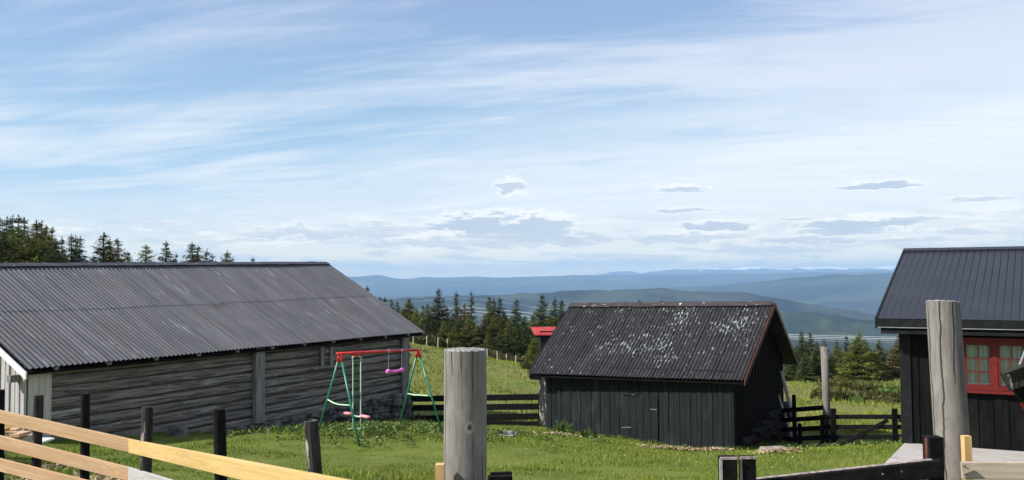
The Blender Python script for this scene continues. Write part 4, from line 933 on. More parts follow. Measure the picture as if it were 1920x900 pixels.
def sqpost(px0, px1, py, d, dep, mat, parent, edge=True, label=None):
    a_ = P(px0, py, d); b_ = P(px1, py, d); zb_ = gnd(a_[0], a_[1])-.1; m = MB(); wd = np.linalg.norm(b_-a_)
    m.beam(A((a_[0]+b_[0])/2, d+dep/2, zb_), A((a_[0]+b_[0])/2, d+dep/2, a_[2]), wd, dep, up=(0, 1, 0), bev=.006)
    o = obj('post', m, mat, parent, label=label)
    if edge:
        m = MB(); h_ = a_[2]-zb_
        m.box(A(a_[0]-.004, d-.003, zb_), A(.014,0,0), A(0,.02,0), A(0,0,h_-.008)); m.box(A(a_[0], d-.003, a_[2]-.012), A(wd,0,0), A(0,.012,0), A(0,0,.014)); obj('worn_edge', m, M['worn_edge'], o)
    return o
sqpost(1351, 1383, 858, 5.0, .07, M['black_wood'], bf); sqpost(1388, 1418, 857, 5.02, .05, M['black_wood'], bf)
sqpost(1742, 1770, 821, 5.15, .09, M['black_wood'], bf, edge=False)
m = MB(); tq = P(1739, 822, 5.17); m.box(A(tq[0]-.008, 5.16, gnd(tq[0], 5.1)), A(.012,0,0), A(0,.03,0), A(0,0,tq[2]-gnd(tq[0], 5.1))); obj('post_side', m, M['brown_trim'], bf)
rail(P(1350, 906, 5.16)-A(0,0,.055), P(1762, 860, 5.08)-A(0,0,.055), .105, .045, M['black_wood'], bf, label='black rail just below the post tops')
rail(P(1350, 905, 5.16)+A(0,.012,-.002), P(1748, 861.5, 5.08)+A(0,.012,-.002), .006, .03, M['worn_edge'], bf, 'worn_rail_edge')
for px, py in ((1655, 889), (1690, 884), (1726, 880), (1760, 872)):
    q = P(px, py, 5.075 if px < 1745 else 5.14); m = MB(); m.tube([q+A(0,.02,0), q-A(0,.004,0)], .0055, 8); obj('bolt', m, M['hinge'], bf)
rail(P(1350, 985, 5.16), P(1765, 975, 5.08), .10, .045, M['black_wood'], bf)
pf = thing('pale_board_fence', 'pale knotty board with yellow stake right of the tall leaning log post', 'fence', P(1860, 900, 5.3)*A(1,1,0)+A(0,0,gnd(3, 5.3)))
rail(P(1803, 882, 5.35), P(2300, 882, 5.1), .107, .028, M['grey_board'], pf, 'board')
for (px, py) in ((1809, 874), (1811, 890)):
    q = P(px, py, 5.325); m = MB(); m.tube([q+A(0,.012,0), q-A(0,.003,0)], .004, 8); obj('nail', m, M['brown_trim'], pf)
tq = P(1811, 817, 5.45); bq = P(1815, 900, 5.45); bq = tq+(bq-tq)*((tq[2]-gnd(tq[0], tq[1]))/(tq[2]-bq[2])); m = MB(); m.beam(bq, tq, .046, .046, up=(0,1,0)); obj('stake', m, M['stake'], pf)
m = MB(); tq = P(2150, 860, 5.3); m.box(A(tq[0], 5.28, gnd(tq[0], 5.3)), A(.05,0,0), A(0,.05,0), A(0,0,tq[2]-gnd(tq[0], 5.3))); obj('stake', m, M['stake'], pf)

# black rail fence between barn and shed
rf = thing('back_rail_fence', 'black three rail fence closing the gap between barn and shed', 'fence', P(900, 795, 29.3))
for (ya, yb) in ((744, 740), (761, 758), (781, 776)): rail(P(765, ya+4, 29.6), P(1020, yb+4, 28.6), .20, .05, M['black_wood'], rf)
rail(P(765, 792, 29.5), P(1020, 787, 28.5)-A(0,0,.12), .13, .05, M['black_wood'], rf)
for px in (771, 852, 1012):
    tq = P(px, 738, 29.7-(px-765)/255); m = MB(); m.box(A(tq[0]-.05, tq[1]+.03, gnd(tq[0], tq[1])-.1), A(.1,0,0), A(0,.1,0), A(0,0,tq[2]-gnd(tq[0], tq[1])+.1)); obj('post', m, M['black_wood'], rf)
# fence from shed to the tall pole, then the gate to the cabin
sf = thing('side_rail_fence', 'short black rail fence between the shed and the bare grey pole', 'fence', P(1510, 835, 26.5))
for (ya, yb) in ((770, 764), (788, 783), (806, 802), (824, 820)): rail(P(1466, ya, 27.2), P(1546, yb, 25.3), .14, .05, M['black_wood'], sf)
for (px, py, d) in ((1490, 741, 26.6), (1501, 795, 26.2)):
    tq = P(px, py, d); m = MB(); m.box(A(tq[0]-.05, tq[1]+.03, gnd(tq[0], tq[1])-.1), A(.1,0,0), A(0,.1,0), A(0,0,tq[2]-gnd(tq[0], tq[1])+.1)); obj('post', m, M['black_wood'], sf)
m = MB(); tq = P(1545, 650, 25.0); bq = A(tq[0]+.06, tq[1], gnd(tq[0], tq[1])-.1); m.tube([bq, (bq+tq)/2, tq], [.115, .105, .10], 14); tag(obj('bare_pole', m, M['pole'], smooth=True), 'bare grey upright pole beside the black field gate', 'pole')
gt = thing('field_gate', 'low black field gate with diagonal brace between bare pole and cabin', 'gate', P(1620, 838, 24.6))
gd = lambda x: 24.9-(x-1540)*.0068
for yy in (781.5, 800.5, 819.5): rail(P(1540, yy, gd(1540)), P(1700, yy, gd(1700)), .125, .04, M['black_wood'], gt)
rail(P(1570, 838, gd(1570))-A(0,.04,0), P(1664, 787, gd(1664))-A(0,.04,0), .11, .03, M['black_wood'], gt, 'brace')
rail(P(1684, 786, gd(1684))-A(0,.04,0), P(1720, 806, gd(1720))-A(0,.04,0), .10, .03, M['black_wood'], gt, 'brace')
for (px, w_) in ((1562, .14), (1677, .14), (1541, .10), (1549.5, .04)):
    tq = P(px, 766 if px > 1555 else 778, gd(px)-.08); m = MB(); m.box(A(tq[0]-w_/2, tq[1]-.04, gnd(tq[0], tq[1])-.1), A(w_,0,0), A(0,.06,0), A(0,0,tq[2]-gnd(tq[0], tq[1])+.1)); obj('post', m, M['black_wood'], gt)
# small pale stakes along the far meadow edge
stakes = [(775,632,66),(800,640,66),(821,646,66),(839,653,67),(914,666,68),(933,672,68),(950,675,69),(967,678,69),(982,681,69),(997,686,70)]
for k, (px, py, d) in enumerate(stakes):
    p = P(px, py, d); zg_ = gnd(p[0], p[1]); m = MB(); m.tube([(p[0], p[1], zg_-.1), (p[0]+.03*math.sin(k), p[1], max(p[2], zg_+.75))], [.055, .045], 7)
    tag(obj('fence_stake', m, M['pale_post']), 'small pale meadow edge stake, %s from left, %s the log post' % (('first','second','third','fourth')[k] if k < 4 else ('first','second','third','fourth','fifth','sixth')[k-4], 'left of' if k < 4 else 'right of'), 'stake', 'pale stakes along the meadow edge')

# ------------------------------------------------------------------ swing set
aL = P(638, 663, 19.8); aR = P(784, 656, 21.5)
sw = thing('swing_set', "children's swing set with red crossbar and green tube legs on the grass", 'swing set', A((aL[0]+aR[0])/2, (aL[1]+aR[1])/2, gnd((aL[0]+aR[0])/2, (aL[1]+aR[1])/2)))
m = MB(); cd = unit(aR-aL); m.tube([aL-cd*.10, aR+cd*.05], .034, 12); obj('crossbar', m, M['red_tube'], sw, smooth=True)
sd = A(cd[1], -cd[0], 0)*.84; sd = unit(sd)*.83
feet = {}
for nm, ap_ in (('L', aL), ('R', aR)):
    for s_ in (-1, 1):
        f = ap_ + sd*s_ + cd*(-.06 if nm == 'L' else .06); f[2] = gnd(f[0], f[1]); feet[nm, s_] = f
        st_ = ap_ + unit(f-ap_)*.05
        m = MB(); m.tube([st_, f], .024, 10); lg = obj('leg', m, M['green_metal'], sw, smooth=True)
        m = MB(); m.tube([ap_, ap_+unit(f-ap_)*.20], .038, 10); obj('corner_sleeve', m, M['red_tube'], lg, smooth=True)
    f0, f1 = feet[nm, -1], feet[nm, 1]; t = .56; a_ = ap_+(f0-ap_)*t; b_ = ap_+(f1-ap_)*t; m = MB()
    mid_ = (a_+b_)/2-A(0,0,.05 if nm == 'L' else .01)
    m.tube([a_, a_*.4+mid_*.6-A(0,0,.015), mid_, b_*.4+mid_*.6, b_], .016, 8); obj('brace', m, M['mint'], sw, smooth=True)
# glider
gp = aL + (aR-aL)*.20; m = MB(); m.box(gp-cd*.10-A(0,0,.08)-unit(sd)*.03, cd*.20, unit(sd)*.06, A(0,0,.05)); m.tube([gp-cd*.14, gp+cd*.14], .042, 10); obj('glider_bracket', m, M['red_tube'], sw)
zs = gp[2]-1.48; gs = unit(sd)
gl_ = None
m = MB()
for s_ in (-1, 1):
    q = gp + gs*s_*.07 + cd*s_*.06
    bt_ = q - A(0,0,q[2]-zs); m.tube([gp-A(0,0,.07)+cd*s_*.02, q-A(0,0,.11)+cd*s_*.02, q-A(0,0,.2), bt_ - A(0,0,.02), bt_-A(0,0,.30)], .014, 8)
m.tube([gp-gs*.42+A(0,0,zs-gp[2]), gp+gs*.42+A(0,0,zs-gp[2])], .016, 8)
for s_ in (-1, 1):
    q = gp + gs*s_*.07 + cd*s_*.06; q = A(q[0], q[1], zs-.28); m.tube([q-cd*.13, q+cd*.13], .012, 8)
gl_ = obj('glider_frame', m, M['mint'], sw, smooth=True)
for s_ in (-1, 1):
    c_ = gp + gs*s_*.30; c_[2] = zs+.03; m = MB()
    m.rock(c_, (.12, .12, .035), seed=2, n=12); mm = MB(); 
    prof_ = [c_+gs*s_*t for t in (-.15, -.08, .04, .14, .19)]
    m = MB(); m.tube(prof_, [.045, .062, .058, .06, .03], 12); 
    m.v = [(x, y, c_[2]+(z-c_[2])*.55) for (x, y, z) in m.v]
    obj('glider_seat', m, M['salmon'], gl_, smooth=True)
# swing seat on short chains
h0 = aL + (aR-aL)*.60; h1 = aL + (aR-aL)*.775
seat_z = P(738, 696, 21.0)[2]
m = MB(); pts = []; rad = []
for i in range(11):
    t = i/10; c_ = (h0+(h1-h0)*(t*1.24-.12)); pts.append(A(c_[0], c_[1], seat_z - .028*math.sin(math.pi*t) + .02)); rad.append(.052 if i in (0, 10) else (.062 if i in (1, 9) else .040))
m.tube(pts, rad, 12); seat = obj('swing_seat', m, M['pink'], sw, smooth=True)
for h_ in (h0, h1):
    m = MB(); m.tube([h_-A(0,0,.0), A(h_[0], h_[1], seat_z+.04)], .008, 6); obj('chain', m, M['chain'], seat)
    m = MB(); m.tube([h_-cd*.03, h_+cd*.03], .041, 10); obj('hanger_clamp', m, M['chain'], sw)

# ------------------------------------------------------------------ corner of a small playhouse roof, right edge
ph = thing('playhouse', 'dark shingled roof corner with a red board poking in at the right edge', 'playhouse', (4.4, 5.2, gnd(4.4, 5.2)))
c0_ = P(1869, 700, 5.0); e0 = P(1990, 655, 4.9)
dv = unit(e0-c0_); bk = A(1.25, .42, 0)*1.2
dnn = unit(np.cross(dv, A(0,1,0))); dnn = dnn if dnn[2] < 0 else -dnn
m = MB(); m.box(c0_-A(0,.06,0), dv*2.0, bk, A(0,0,.014)); obj('roof_felt', m, M['ridge_barn'], ph)
m = MB(); v8 = [c0_+A(.05,0,-.10)-A(0,.03,0), c0_+A(.05,0,-.10)+dv*1.9-A(0,.03,0), c0_+dv*1.9-A(0,.03,0)-A(0,0,.003), c0_-A(0,.03,0)-A(0,0,.003)]
m.add([p for p in v8]+[p+A(.09,.09,0) for p in v8], [(0,1,2,3),(7,6,5,4),(0,4,5,1),(1,5,6,2),(2,6,7,3),(3,7,4,0)]); obj('barge_board', m, M['worn_black'], ph)
m = MB(); c3_ = P(1896, 728, 5.03); v8 = [c3_+A(.04,0,-.075), c3_+A(.04,0,-.075)+dv*1.8, c3_+dv*1.8, c3_]
m.add([p for p in v8]+[p+A(.12,.12,0) for p in v8], [(0,1,2,3),(7,6,5,4),(0,4,5,1),(1,5,6,2),(2,6,7,3),(3,7,4,0)]); obj('rafter_board', m, M['black_wood'], ph)
m = MB(); c4_ = P(1911, 756, 5.06); v8 = [c4_+A(.05,0,-.085), c4_+A(.05,0,-.085)+dv*1.6, c4_+dv*1.6, c4_]
m.add([p for p in v8]+[p+A(.10,.08,0) for p in v8], [(0,1,2,3),(7,6,5,4),(0,4,5,1),(1,5,6,2),(2,6,7,3),(3,7,4,0)]); obj('red_fascia', m, M['red'], ph)
m = MB(); wx = 3.5; m.box(A(wx, 5.20, gnd(wx+.6, 5.3)-.1), A(1.0,0,0), A(.95,1.2,0), A(0,0,c4_[2]-gnd(wx+.6, 5.3)+.1)); obj('wall', m, M['red'], ph)
m = MB(); m.tube([P(1912, 684, 5.0), P(1925, 650, 5.02)], .006, 6); obj('hanging_wire', m, M['chain'], ph)

# ------------------------------------------------------------------ power lines
base_w = [(560,600,230),(700,588,215),(800,580,200),(887,576,190),(997,587,180),(1075,599,172),(1300,620,150),(1500,628,138),(1700,633,130),(1900,634,124),(2200,630,115)]
for k, (dyl, dyr, rr_) in enumerate(((0, 0, .022), (7, 3, .026), (13, 6, .020), (-17, 10, .010))):
    pts = []
    for (px, py, d) in base_w:
        f = np.clip((px-900)/600, 0, 1); pts.append(P(px, py+dyl*(1-f)+dyr*f, d + k*1.5))
    # smooth
    q = []; n_ = 60; pa = np.array(pts); tt = np.linspace(0, 1, len(pa)); t2 = np.linspace(0, 1, n_)
    for c in range(3): q.append(np.interp(t2, tt, pa[:, c]))
    q = np.array(q).T
    for _ in range(3): q[1:-1] = (q[:-2]+q[1:-1]*2+q[2:])/4
    m = MB(); m.tube(q, rr_, 5, caps=False)
    tag(obj('power_line', m, M['wire']), ['thin pale power cable, highest bright one of its bundle below the hills', 'thin pale power cable, second bright one of its bundle', 'thin pale power cable, third and lowest on the left', 'faint fine power cable above the bright ones on the left', 'faintest fine power cable, topmost on the left'][k], 'cable', 'power cables strung across the valley')

# ------------------------------------------------------------------ spruces
def tufts(cent, dirs, size, tone, g_, flat=.5):
    """thin triangles leaving each centre along dirs"""
    n = len(cent); up = g_.normal(0, 1, (n, 3)); side = np.cross(dirs, up); side /= np.linalg.norm(side, axis=1)[:, None]+1e-9
    L = size*g_.uniform(.7, 1.3, n); wd = L*g_.uniform(.28, .5, n)
    a = cent - side*wd[:, None]*.5; b = cent + side*wd[:, None]*.5; c = cent + dirs*L[:, None] + g_.normal(0, .12, (n, 3))*L[:, None]
    V = np.stack([a, b, c], 1).reshape(-1, 3); Fc = np.arange(n*3).reshape(-1, 3); T = np.repeat(tone, 3)
    return V, Fc, T
def spruce(seed, ratio=.2, dens=1.0, sparse_top=.15, droop=.25, H=6.0):
    g_ = np.random.default_rng(seed); C = []; Dr = []; T = []; Sz = []
    z = .25; Rm = ratio*H
    while z < H-.12:
        t = z/H; prof = (1-t)**1.0 * 1.15 * (.35+.65*min(1, t/.14+.3)); rad = Rm*prof*g_.uniform(.75, 1.15)
        if t > 1-sparse_top: rad = max(rad*.62, .05)
        nb = int(max(4, 8.5*dens*(1-t*.35)) + g_.integers(0, 2))
        for b in range(nb):
            a = g_.uniform(0, 2*math.pi); r = rad*g_.uniform(.65, 1.2) * (1 + .18*math.sin(a*2+seed))
            if g_.random() < .07: r *= 1.25
            steps = int(max(3, r/.085*dens)); rise = .35*(t) - droop*(1-t)
            s_hi=1; zz0 = z + g_.uniform(-.07, .07)
            s = np.linspace(.12, 1, steps); rr = r*s; hz = zz0 + rise*rr - .12*np.sin(s*math.pi)*r + .15*r*s**3
            ca, sa = math.cos(a), math.sin(a)
            base = np.c_[ca*rr, sa*rr, hz]
            for rep in range(6):
                lat = g_.normal(0, .09+.08*r, steps)*np.minimum(1, .4+s); cen = base + np.c_[-sa*lat, ca*lat, g_.normal(-.02, .045, steps)]
                sd_ = np.sign(lat)[:, None]*np.array([-sa, ca, 0])*.55
                d = np.array([ca, sa, 0])*1.0 + sd_ + np.c_[g_.normal(0, .2, steps), g_.normal(0, .2, steps), g_.normal(-.22, .22, steps)]
                d /= np.linalg.norm(d, axis=1)[:, None]
                C.append(cen); Dr.append(d); T.append(np.clip(s*.7+g_.uniform(-.1, .3, steps), 0, 1)); Sz.append(np.full(steps, .075+.15*(1-t)**.8))
        z += g_.uniform(.11, .19)*(1 + .6*(t > 1-sparse_top))
    # leader
    k = 14; zt = np.linspace(H-.5, H, k); C.append(np.c_[np.zeros(k), np.zeros(k), zt]); d = np.c_[g_.normal(0, .5, k), g_.normal(0, .5, k), np.full(k, .9)]; d /= np.linalg.norm(d, axis=1)[:, None]
    Dr.append(d); T.append(np.full(k, .6)); Sz.append(np.full(k, .12))
    C = np.concatenate(C); Dr = np.concatenate(Dr); T = np.concatenate(T); Sz = np.concatenate(Sz)
    V, Fc, Tn = tufts(C, Dr, Sz, T, g_); return V, Fc, Tn
PR = {}
specs = {'dark_a': (1, .18, 1.0, .16, .25, 'needle_dark'), 'dark_b': (2, .22, 1.15, .1, .35, 'needle_dark'), 'dark_c': (3, .16, .9, .28, .2, 'needle_dark'),
         'olive_a': (4, .20, 1.15, .08, .3, 'needle_olive'), 'olive_b': (5, .25, 1.2, .06, .3, 'needle_olive'),
         'brown': (6, .23, 1.0, .1, .4, 'needle_brown'), 'sparse': (7, .15, .50, .35, .15, 'needle_dark'), 'wide': (8, .33, 1.3, .06, .35, 'needle_olive')}
for k, (sd0, ra, de, spt, dr_, mt) in specs.items():
    V, Fc, T = spruce(sd0, ra, de, spt, dr_); PR[k] = np_mesh('crown', V, Fc, M[mt], T)
mb = MB(); mb.tube([(0,0,-.3),(0,0,2),(0.02,0,4),(0,0,5.95)], [.11,.085,.05,.008], 7)
trunk_me = bpy.data.meshes.new('trunk'); trunk_me.from_pydata(mb.v, [], mb.f); trunk_me.materials.append(M['bark'])
proto_t = bpy.data.objects.new('trunk', trunk_me); proto_c = {k: bpy.data.objects.new('crown', v) for k, v in PR.items()}
def tree(px, py, d, kind, label, group, wsc=1.0, minh=2.0):
    p = P(px, py, d); zg_ = gnd(p[0], p[1]); h = max(minh, p[2]-zg_); s = h/6.0
    r_ = bpy.data.objects.new('spruce_tree', None); COL.objects.link(r_); r_.location = (p[0], p[1], zg_); r_.empty_display_size = .3
    wsc *= 1.6; r_.scale = (s*wsc, s*wsc, s); r_.rotation_euler = (0, 0, random.uniform(0, 6.28))
    r_['label'] = label; r_['category'] = 'tree'; r_['group'] = group
    a = proto_t.copy(); COL.objects.link(a); a.parent = r_; b = proto_c[kind].copy(); COL.objects.link(b); b.parent = r_
    return r_
GM = 'spruces along the far edge of the meadow'
mid = [(689,537,92,'dark_c',.8,'spruce top just clearing the sloping right edge of the barn roof'),
 (712,556,95,'dark_a',.9,None),(722,558,96,'dark_c',.9,None),(734,560,92,'dark_a',.9,None),(745,565,90,'dark_b',.8,None),(755,580,84,'olive_a',1,None),
 (767,558,78,'olive_b',1.05,'bushy olive green spruce first in the row right of the barn roof'),(781,577,76,'olive_a',.9,None),(793,572,80,'dark_a',.9,None),(802,570,76,'olive_a',1.0,'olive spruce just left of the tallest spruce in the row'),
 (822,541,76,'dark_a',1.05,'tallest dark spruce in the row left of the cracked log post'),(838,576,80,'dark_c',.9,None),(856,548,79,'dark_c',.8,'slim dark spruce with a thin bare tip above the cracked log post'),
 (871,570,75,'brown',.95,'brownish green spruce rising behind the cracked log post'),(884,546,84,'sparse',.75,'thin nearly bare spruce behind the cracked log post'),
 (918,556,78,'olive_a',.75,'olive tipped spruce, left one of three tight tops right of the log post'),(926,561,80,'dark_c',.8,'spruce in the middle of three tight tops right of the log post'),(937,557,78,'dark_a',.8,'dark spruce, right one of three tight tops right of the log post'),
 (968,560,76,'dark_a',1.0,'tall full dark spruce standing alone between log post and red roof'),(1017,553,82,'dark_b',.9,'dark pointed spruce standing above the small red roof'),(1040,559,84,'dark_a',.9,'green spruce just left of the shed ridge, left of two'),(1053,561,83,'dark_a',.85,'green spruce nearest to the left end of the shed ridge'),
 (772,600,72,'dark_b',1,None),(790,600,72,'dark_a',1.1,None),(812,596,73,'dark_b',1,None),(832,600,72,'olive_a',1.1,'short olive spruce in front of the tallest one'),(846,598,73,'dark_a',1,None),(862,592,74,'dark_b',1,None),(880,590,73,'olive_a',1.1,None),
 (897,612,73,'dark_b',1,None),(908,600,73,'brown',1,None),(929,586,74,'olive_b',1,None),(945,585,75,'dark_b',1,None),(955,600,73,'olive_a',1,None),(984,592,75,'dark_b',1,None),(975,610,73,'dark_a',1,None),(998,592,78,'olive_a',.9,None),
 (1002,632,69,'olive_b',1.1,'small bright olive spruce just left of the dark outhouse wall'),(1018,608,76,'dark_b',1.1,None),(1032,590,80,'olive_a',1,None),(1050,590,80,'dark_b',1,None),(915,622,72,'olive_a',1,None),(937,620,72,'dark_b',1.1,None),(850,625,71,'olive_b',1,None),(802,618,71,'dark_b',1.1,None),(775,622,70,'olive_b',1,None),(960,628,72,'dark_b',1.1,None),(990,625,73,'dark_a',1.2,None),(760,606,74,'dark_b',1.1,None),
 *[(int(x), int(y), int(d), k_, 1.0, None) for x, y, d, k_ in zip(np.linspace(764,1060,26)+np.tile([3,-4,0],9)[:26], 590+np.tile([0,22,8,30],7)[:26], 80+np.tile([0,-6,4,-4],7)[:26], ['dark_a','olive_a','dark_b','olive_b','dark_b','brown','dark_a']*4)],
 (1240,562,95,'olive_a',.8,'tiny spruce top peeking over the middle of the shed ridge'),(1198,562,95,'olive_a',.7,'tiny spruce top peeking over the shed ridge further left')]
NTH = ['first', 'second', 'third', 'fourth', 'fifth', 'sixth', 'seventh', 'eighth', 'ninth', 'tenth', 'eleventh', 'twelfth', 'thirteenth', 'fourteenth']
def name_all(lst, regions):
    tone_ = {'dark_a': 'dark green', 'dark_b': 'dense dark', 'dark_c': 'slim dark', 'olive_a': 'olive green', 'olive_b': 'bushy olive', 'brown': 'brownish', 'sparse': 'sparse', 'wide': 'broad olive'}
    out = []; groups_ = {}
    for i, (px, py, d, k, ws, lab) in enumerate(lst):
        if lab is None:
            rg = next(r for lim, r in regions if px < lim); groups_.setdefault((tone_[k], rg), []).append((px, py, i))
    for (tn, rg), mem in groups_.items():
        mem.sort()
        for j, (px, py, i) in enumerate(mem):
            q = '' if len(mem) == 1 else (', left one' if j == 0 else ', right one') if len(mem) == 2 else ', %s from the left' % NTH[j]
            out.append((i, '%s spruce %s%s' % (tn, rg, q)))
    out = dict(out); return [(px, py, d, k, ws, lab or out[i]) for i, (px, py, d, k, ws, lab) in enumerate(lst)]
for (px, py, d, k, ws, lab) in name_all(mid, ((760, 'beside the sloping edge of the barn roof'), (815, 'in the row above the barn eave corner'), (850, 'crowding round the tallest spruce of the row'), (905, 'in the row behind the cracked log post'), (945, 'below the three tight spruce tops'), (1000, 'beside the tall lone full spruce'), (2000, 'near the small red roof'))): tree(px, py, d, k, lab, GM, ws)
for px in (1300, 1360): pass
GR = 'spruces between the shed and the cabin'
rt = [(1478,655,60,'dark_b',1,None),(1503,620,60,'dark_a',1.0,'tall narrow spruce nearest the shed eave, left one of a pair'),(1519,622,61,'dark_a',1.0,'tall narrow spruce near the shed eave, right one of a pair'),(1492,650,58,'dark_b',1.1,None),(1530,648,58,'dark_b',1.1,None),
 (1545,636,63,'brown',.9,'spruce directly behind the bare grey pole'),(1568,638,61,'olive_a',1.0,'spruce just right of the bare grey pole'),(1587,630,62,'dark_c',1.0,'slim dark spruce left of the broad bushy one'),(1580,662,58,'brown',1.1,None),
 (1611,621,57,'wide',.95,'broad bushy olive spruce, largest between shed and cabin'),(1632,655,58,'dark_b',1.1,None),(1648,637,60,'dark_b',1.1,'dark spruce right of the broad bushy one'),(1664,655,61,'dark_b',1,None),
 (1684,628,59,'brown',1.1,'rusty topped spruce half hidden by the cabin corner'),(1700,650,60,'brown',1.1,None),(1715,640,62,'dark_b',1,None),(1750,640,64,'dark_b',1.1,None),(1558,660,60,'dark_b',1,None),(1510,665,57,'dark_b',1.1,None),(1596,645,61,'dark_a',1,None),(1625,640,62,'dark_a',1,None),(1640,662,58,'olive_a',1,None),(1672,650,61,'dark_a',1,None),(1575,650,60,'dark_a',1,None),(1532,640,63,'dark_a',.9,None)]
for (px, py, d, k, ws, lab) in name_all(rt, ((1540, 'close to the shed eave'), (1600, 'right of the bare grey pole'), (1672, 'right of the broad bushy spruce'), (3000, 'half behind the cabin corner'))): tree(px, py, d, k, lab, GR, ws)
GL_ = 'spruces rising behind the barn roof'
lt = [(int(8+i*9.5), int(432+(i%3)*9+i*1.6), 55+(i%2)*3, ('dark_b','olive_b','olive_a','dark_a','brown')[i%5], 1.0, None) for i in range(11)] + [(-30,405,58,'dark_b',1,None),(-12,415,60,'brown',1,None),(0,410,60,'brown',.9,'reddish spruce cut by the left frame edge above the barn roof'),(13,409,63,'dark_c',.9,None),(24,405,64,'dark_c',.9,'tallest thin spruce top in the thick clump above the barn'),(35,405,63,'dark_c',.9,None),(46,407,64,'sparse',1.0,'see-through spruce top in the thick clump above the barn'),
 (20,428,58,'olive_b',1,None),(35,425,57,'olive_a',1.1,None),(55,440,57,'olive_b',1.2,None),(69,412,59,'olive_b',.9,'full olive spruce near the right side of the thick clump above the barn'),(78,416,61,'brown',.8,None),(86,424,60,'brown',.8,None),(98,425,63,'sparse',.9,'thin bare tipped spruce at the right side of the thick clump'),
 (5,440,56,'dark_b',1.1,None),(45,450,56,'dark_b',1.2,None),(75,450,56,'olive_b',1.1,None),(92,440,57,'olive_a',1.1,None),(105,450,58,'dark_b',1,None),(116,446,60,'dark_c',.8,'dark spruce closing the thick clump at its right end'),
 (134,439,61,'dark_a',.8,'left one of the three tight spruces right of the thick clump'),(142,443,62,'dark_c',.8,'middle one of the three tight spruces right of the thick clump'),(150,443,61,'dark_a',.85,'right one of the three tight spruces right of the thick clump'),
 (194,436,62,'dark_a',1.2,'tallest spruce of the group of four above the barn ridge'),(206,450,62,'olive_a',.9,'olive spruce second in the group of four above the barn ridge'),(221,448,62,'brown',1.0,'brownish spruce third in the group of four above the barn ridge'),(240,472,63,'olive_a',.8,'smallest spruce of the group of four above the barn ridge'),
 (274,459,66,'olive_a',1.1,'lone olive spruce top above the barn ridge, left of centre'),(312,453,67,'dark_b',.9,'dark lone spruce top with a small one beside it above the ridge'),(330,474,67,'sparse',.9,'small sparse spruce top beside the dark lone one'),
 (360,454,68,'dark_a',1.1,'spruce with ragged branches, taller of two touching tops'),(371,462,68,'brown',.9,'lower brownish spruce of two touching tops'),(388,469,70,'dark_c',.9,'narrow low spruce top above the barn ridge'),(398,477,70,'dark_b',.9,'very low spruce tip beside the narrow one'),
 (426,469,72,'olive_b',.9,'squat olive spruce top near the right part of the ridge'),(474,483,75,'dark_b',.8,'last tiny spruce tip above the right part of the barn ridge')]
for (px, py, d, k, ws, lab) in name_all(lt, ((30, 'at the frame edge above the barn'), (62, 'amid the thick clump above the barn'), (3000, 'on the right of the thick clump'))): tree(px, py, d, k, lab, GL_, ws)

# ------------------------------------------------------------------ shrubs and leafy plants
def bush(name, c, rx, ry, h, n, size, mat, label, group=None, seed=1, cat='shrub'):
    g_ = np.random.default_rng(seed); k = max(4, int(n/160)); cl = g_.uniform(-1, 1, (k, 2)); cl[:, 0] *= rx*.8; cl[:, 1] *= ry*.8
    w_ = g_.integers(0, k, n); a = g_.uniform(0, 2*math.pi, n); r = np.sqrt(g_.uniform(0, 1, n)); cs = g_.uniform(.5, 1, k)[w_]
    x = c[0]+cl[w_, 0]+np.cos(a)*r*rx*.33*cs; y = c[1]+cl[w_, 1]+np.sin(a)*r*ry*.4*cs
    zg_ = ground(x, y); hh = h*cs*np.sqrt(np.clip(1-r*r, 0, 1)); z = zg_ + hh*g_.uniform(.1, 1, n)
    d = np.c_[np.cos(a)*r, np.sin(a)*r, g_.uniform(.1, 1, n)] + g_.normal(0, .3, (n, 3)); d /= np.linalg.norm(d, axis=1)[:, None]
    V, Fc, T = tufts(np.c_[x, y, z], d, np.full(n, size), g_.uniform(0, 1, n), g_)
    loc = A(c[0], c[1], gnd(c[0], c[1])); me = np_mesh(name, V-loc, Fc, mat, T); o = bpy.data.objects.new(name, me); COL.objects.link(o); o.location = loc
    return tag(o, label, cat, group)
for (px, py, d, rx, ry, h, lab, mk) in ((1600,742,42,1.7,1.1,.62,'wide brown green juniper shrub left of centre behind the field gate','shrub'),(1650,738,43,1.4,1.0,.62,'brownish juniper shrub next to the cabin corner beyond the gate','shrub'),(1555,738,43,.9,.8,.5,'reddish low shrub just behind the bare grey pole','shrub'),
        (1690,725,45,1.3,1.0,.8,'bright green shrub partly hidden by the cabin corner','nettle'),(1625,722,50,2.4,1.4,.6,'low olive shrub belt in front of the broad bushy spruce','shrub'),(1010,690,58,1.2,1.0,.7,'low green shrub at the meadow edge by the shed roof','shrub')):
    p = P(px, py, d); bush('juniper_shrub', (p[0], p[1]), rx, ry, h, 3800, .17, M[mk], lab, None, seed=int(px))
for i, (x0, x1, y0, y1, d, lab) in enumerate(((770,840,630,655,68,'low dark undergrowth strip below the spruces right of the barn'),(910,1000,668,690,70,'low dark undergrowth strip below the spruces right of the log post'))):
    p = P((x0+x1)/2, (y0+y1)/2, d); bush('undergrowth', (p[0], p[1]), (x1-x0)/2/F*d*1.2, 1.6, 1.0, 5000, .2, M['needle_brown' if i else 'shrub'], lab, None, seed=50+i)
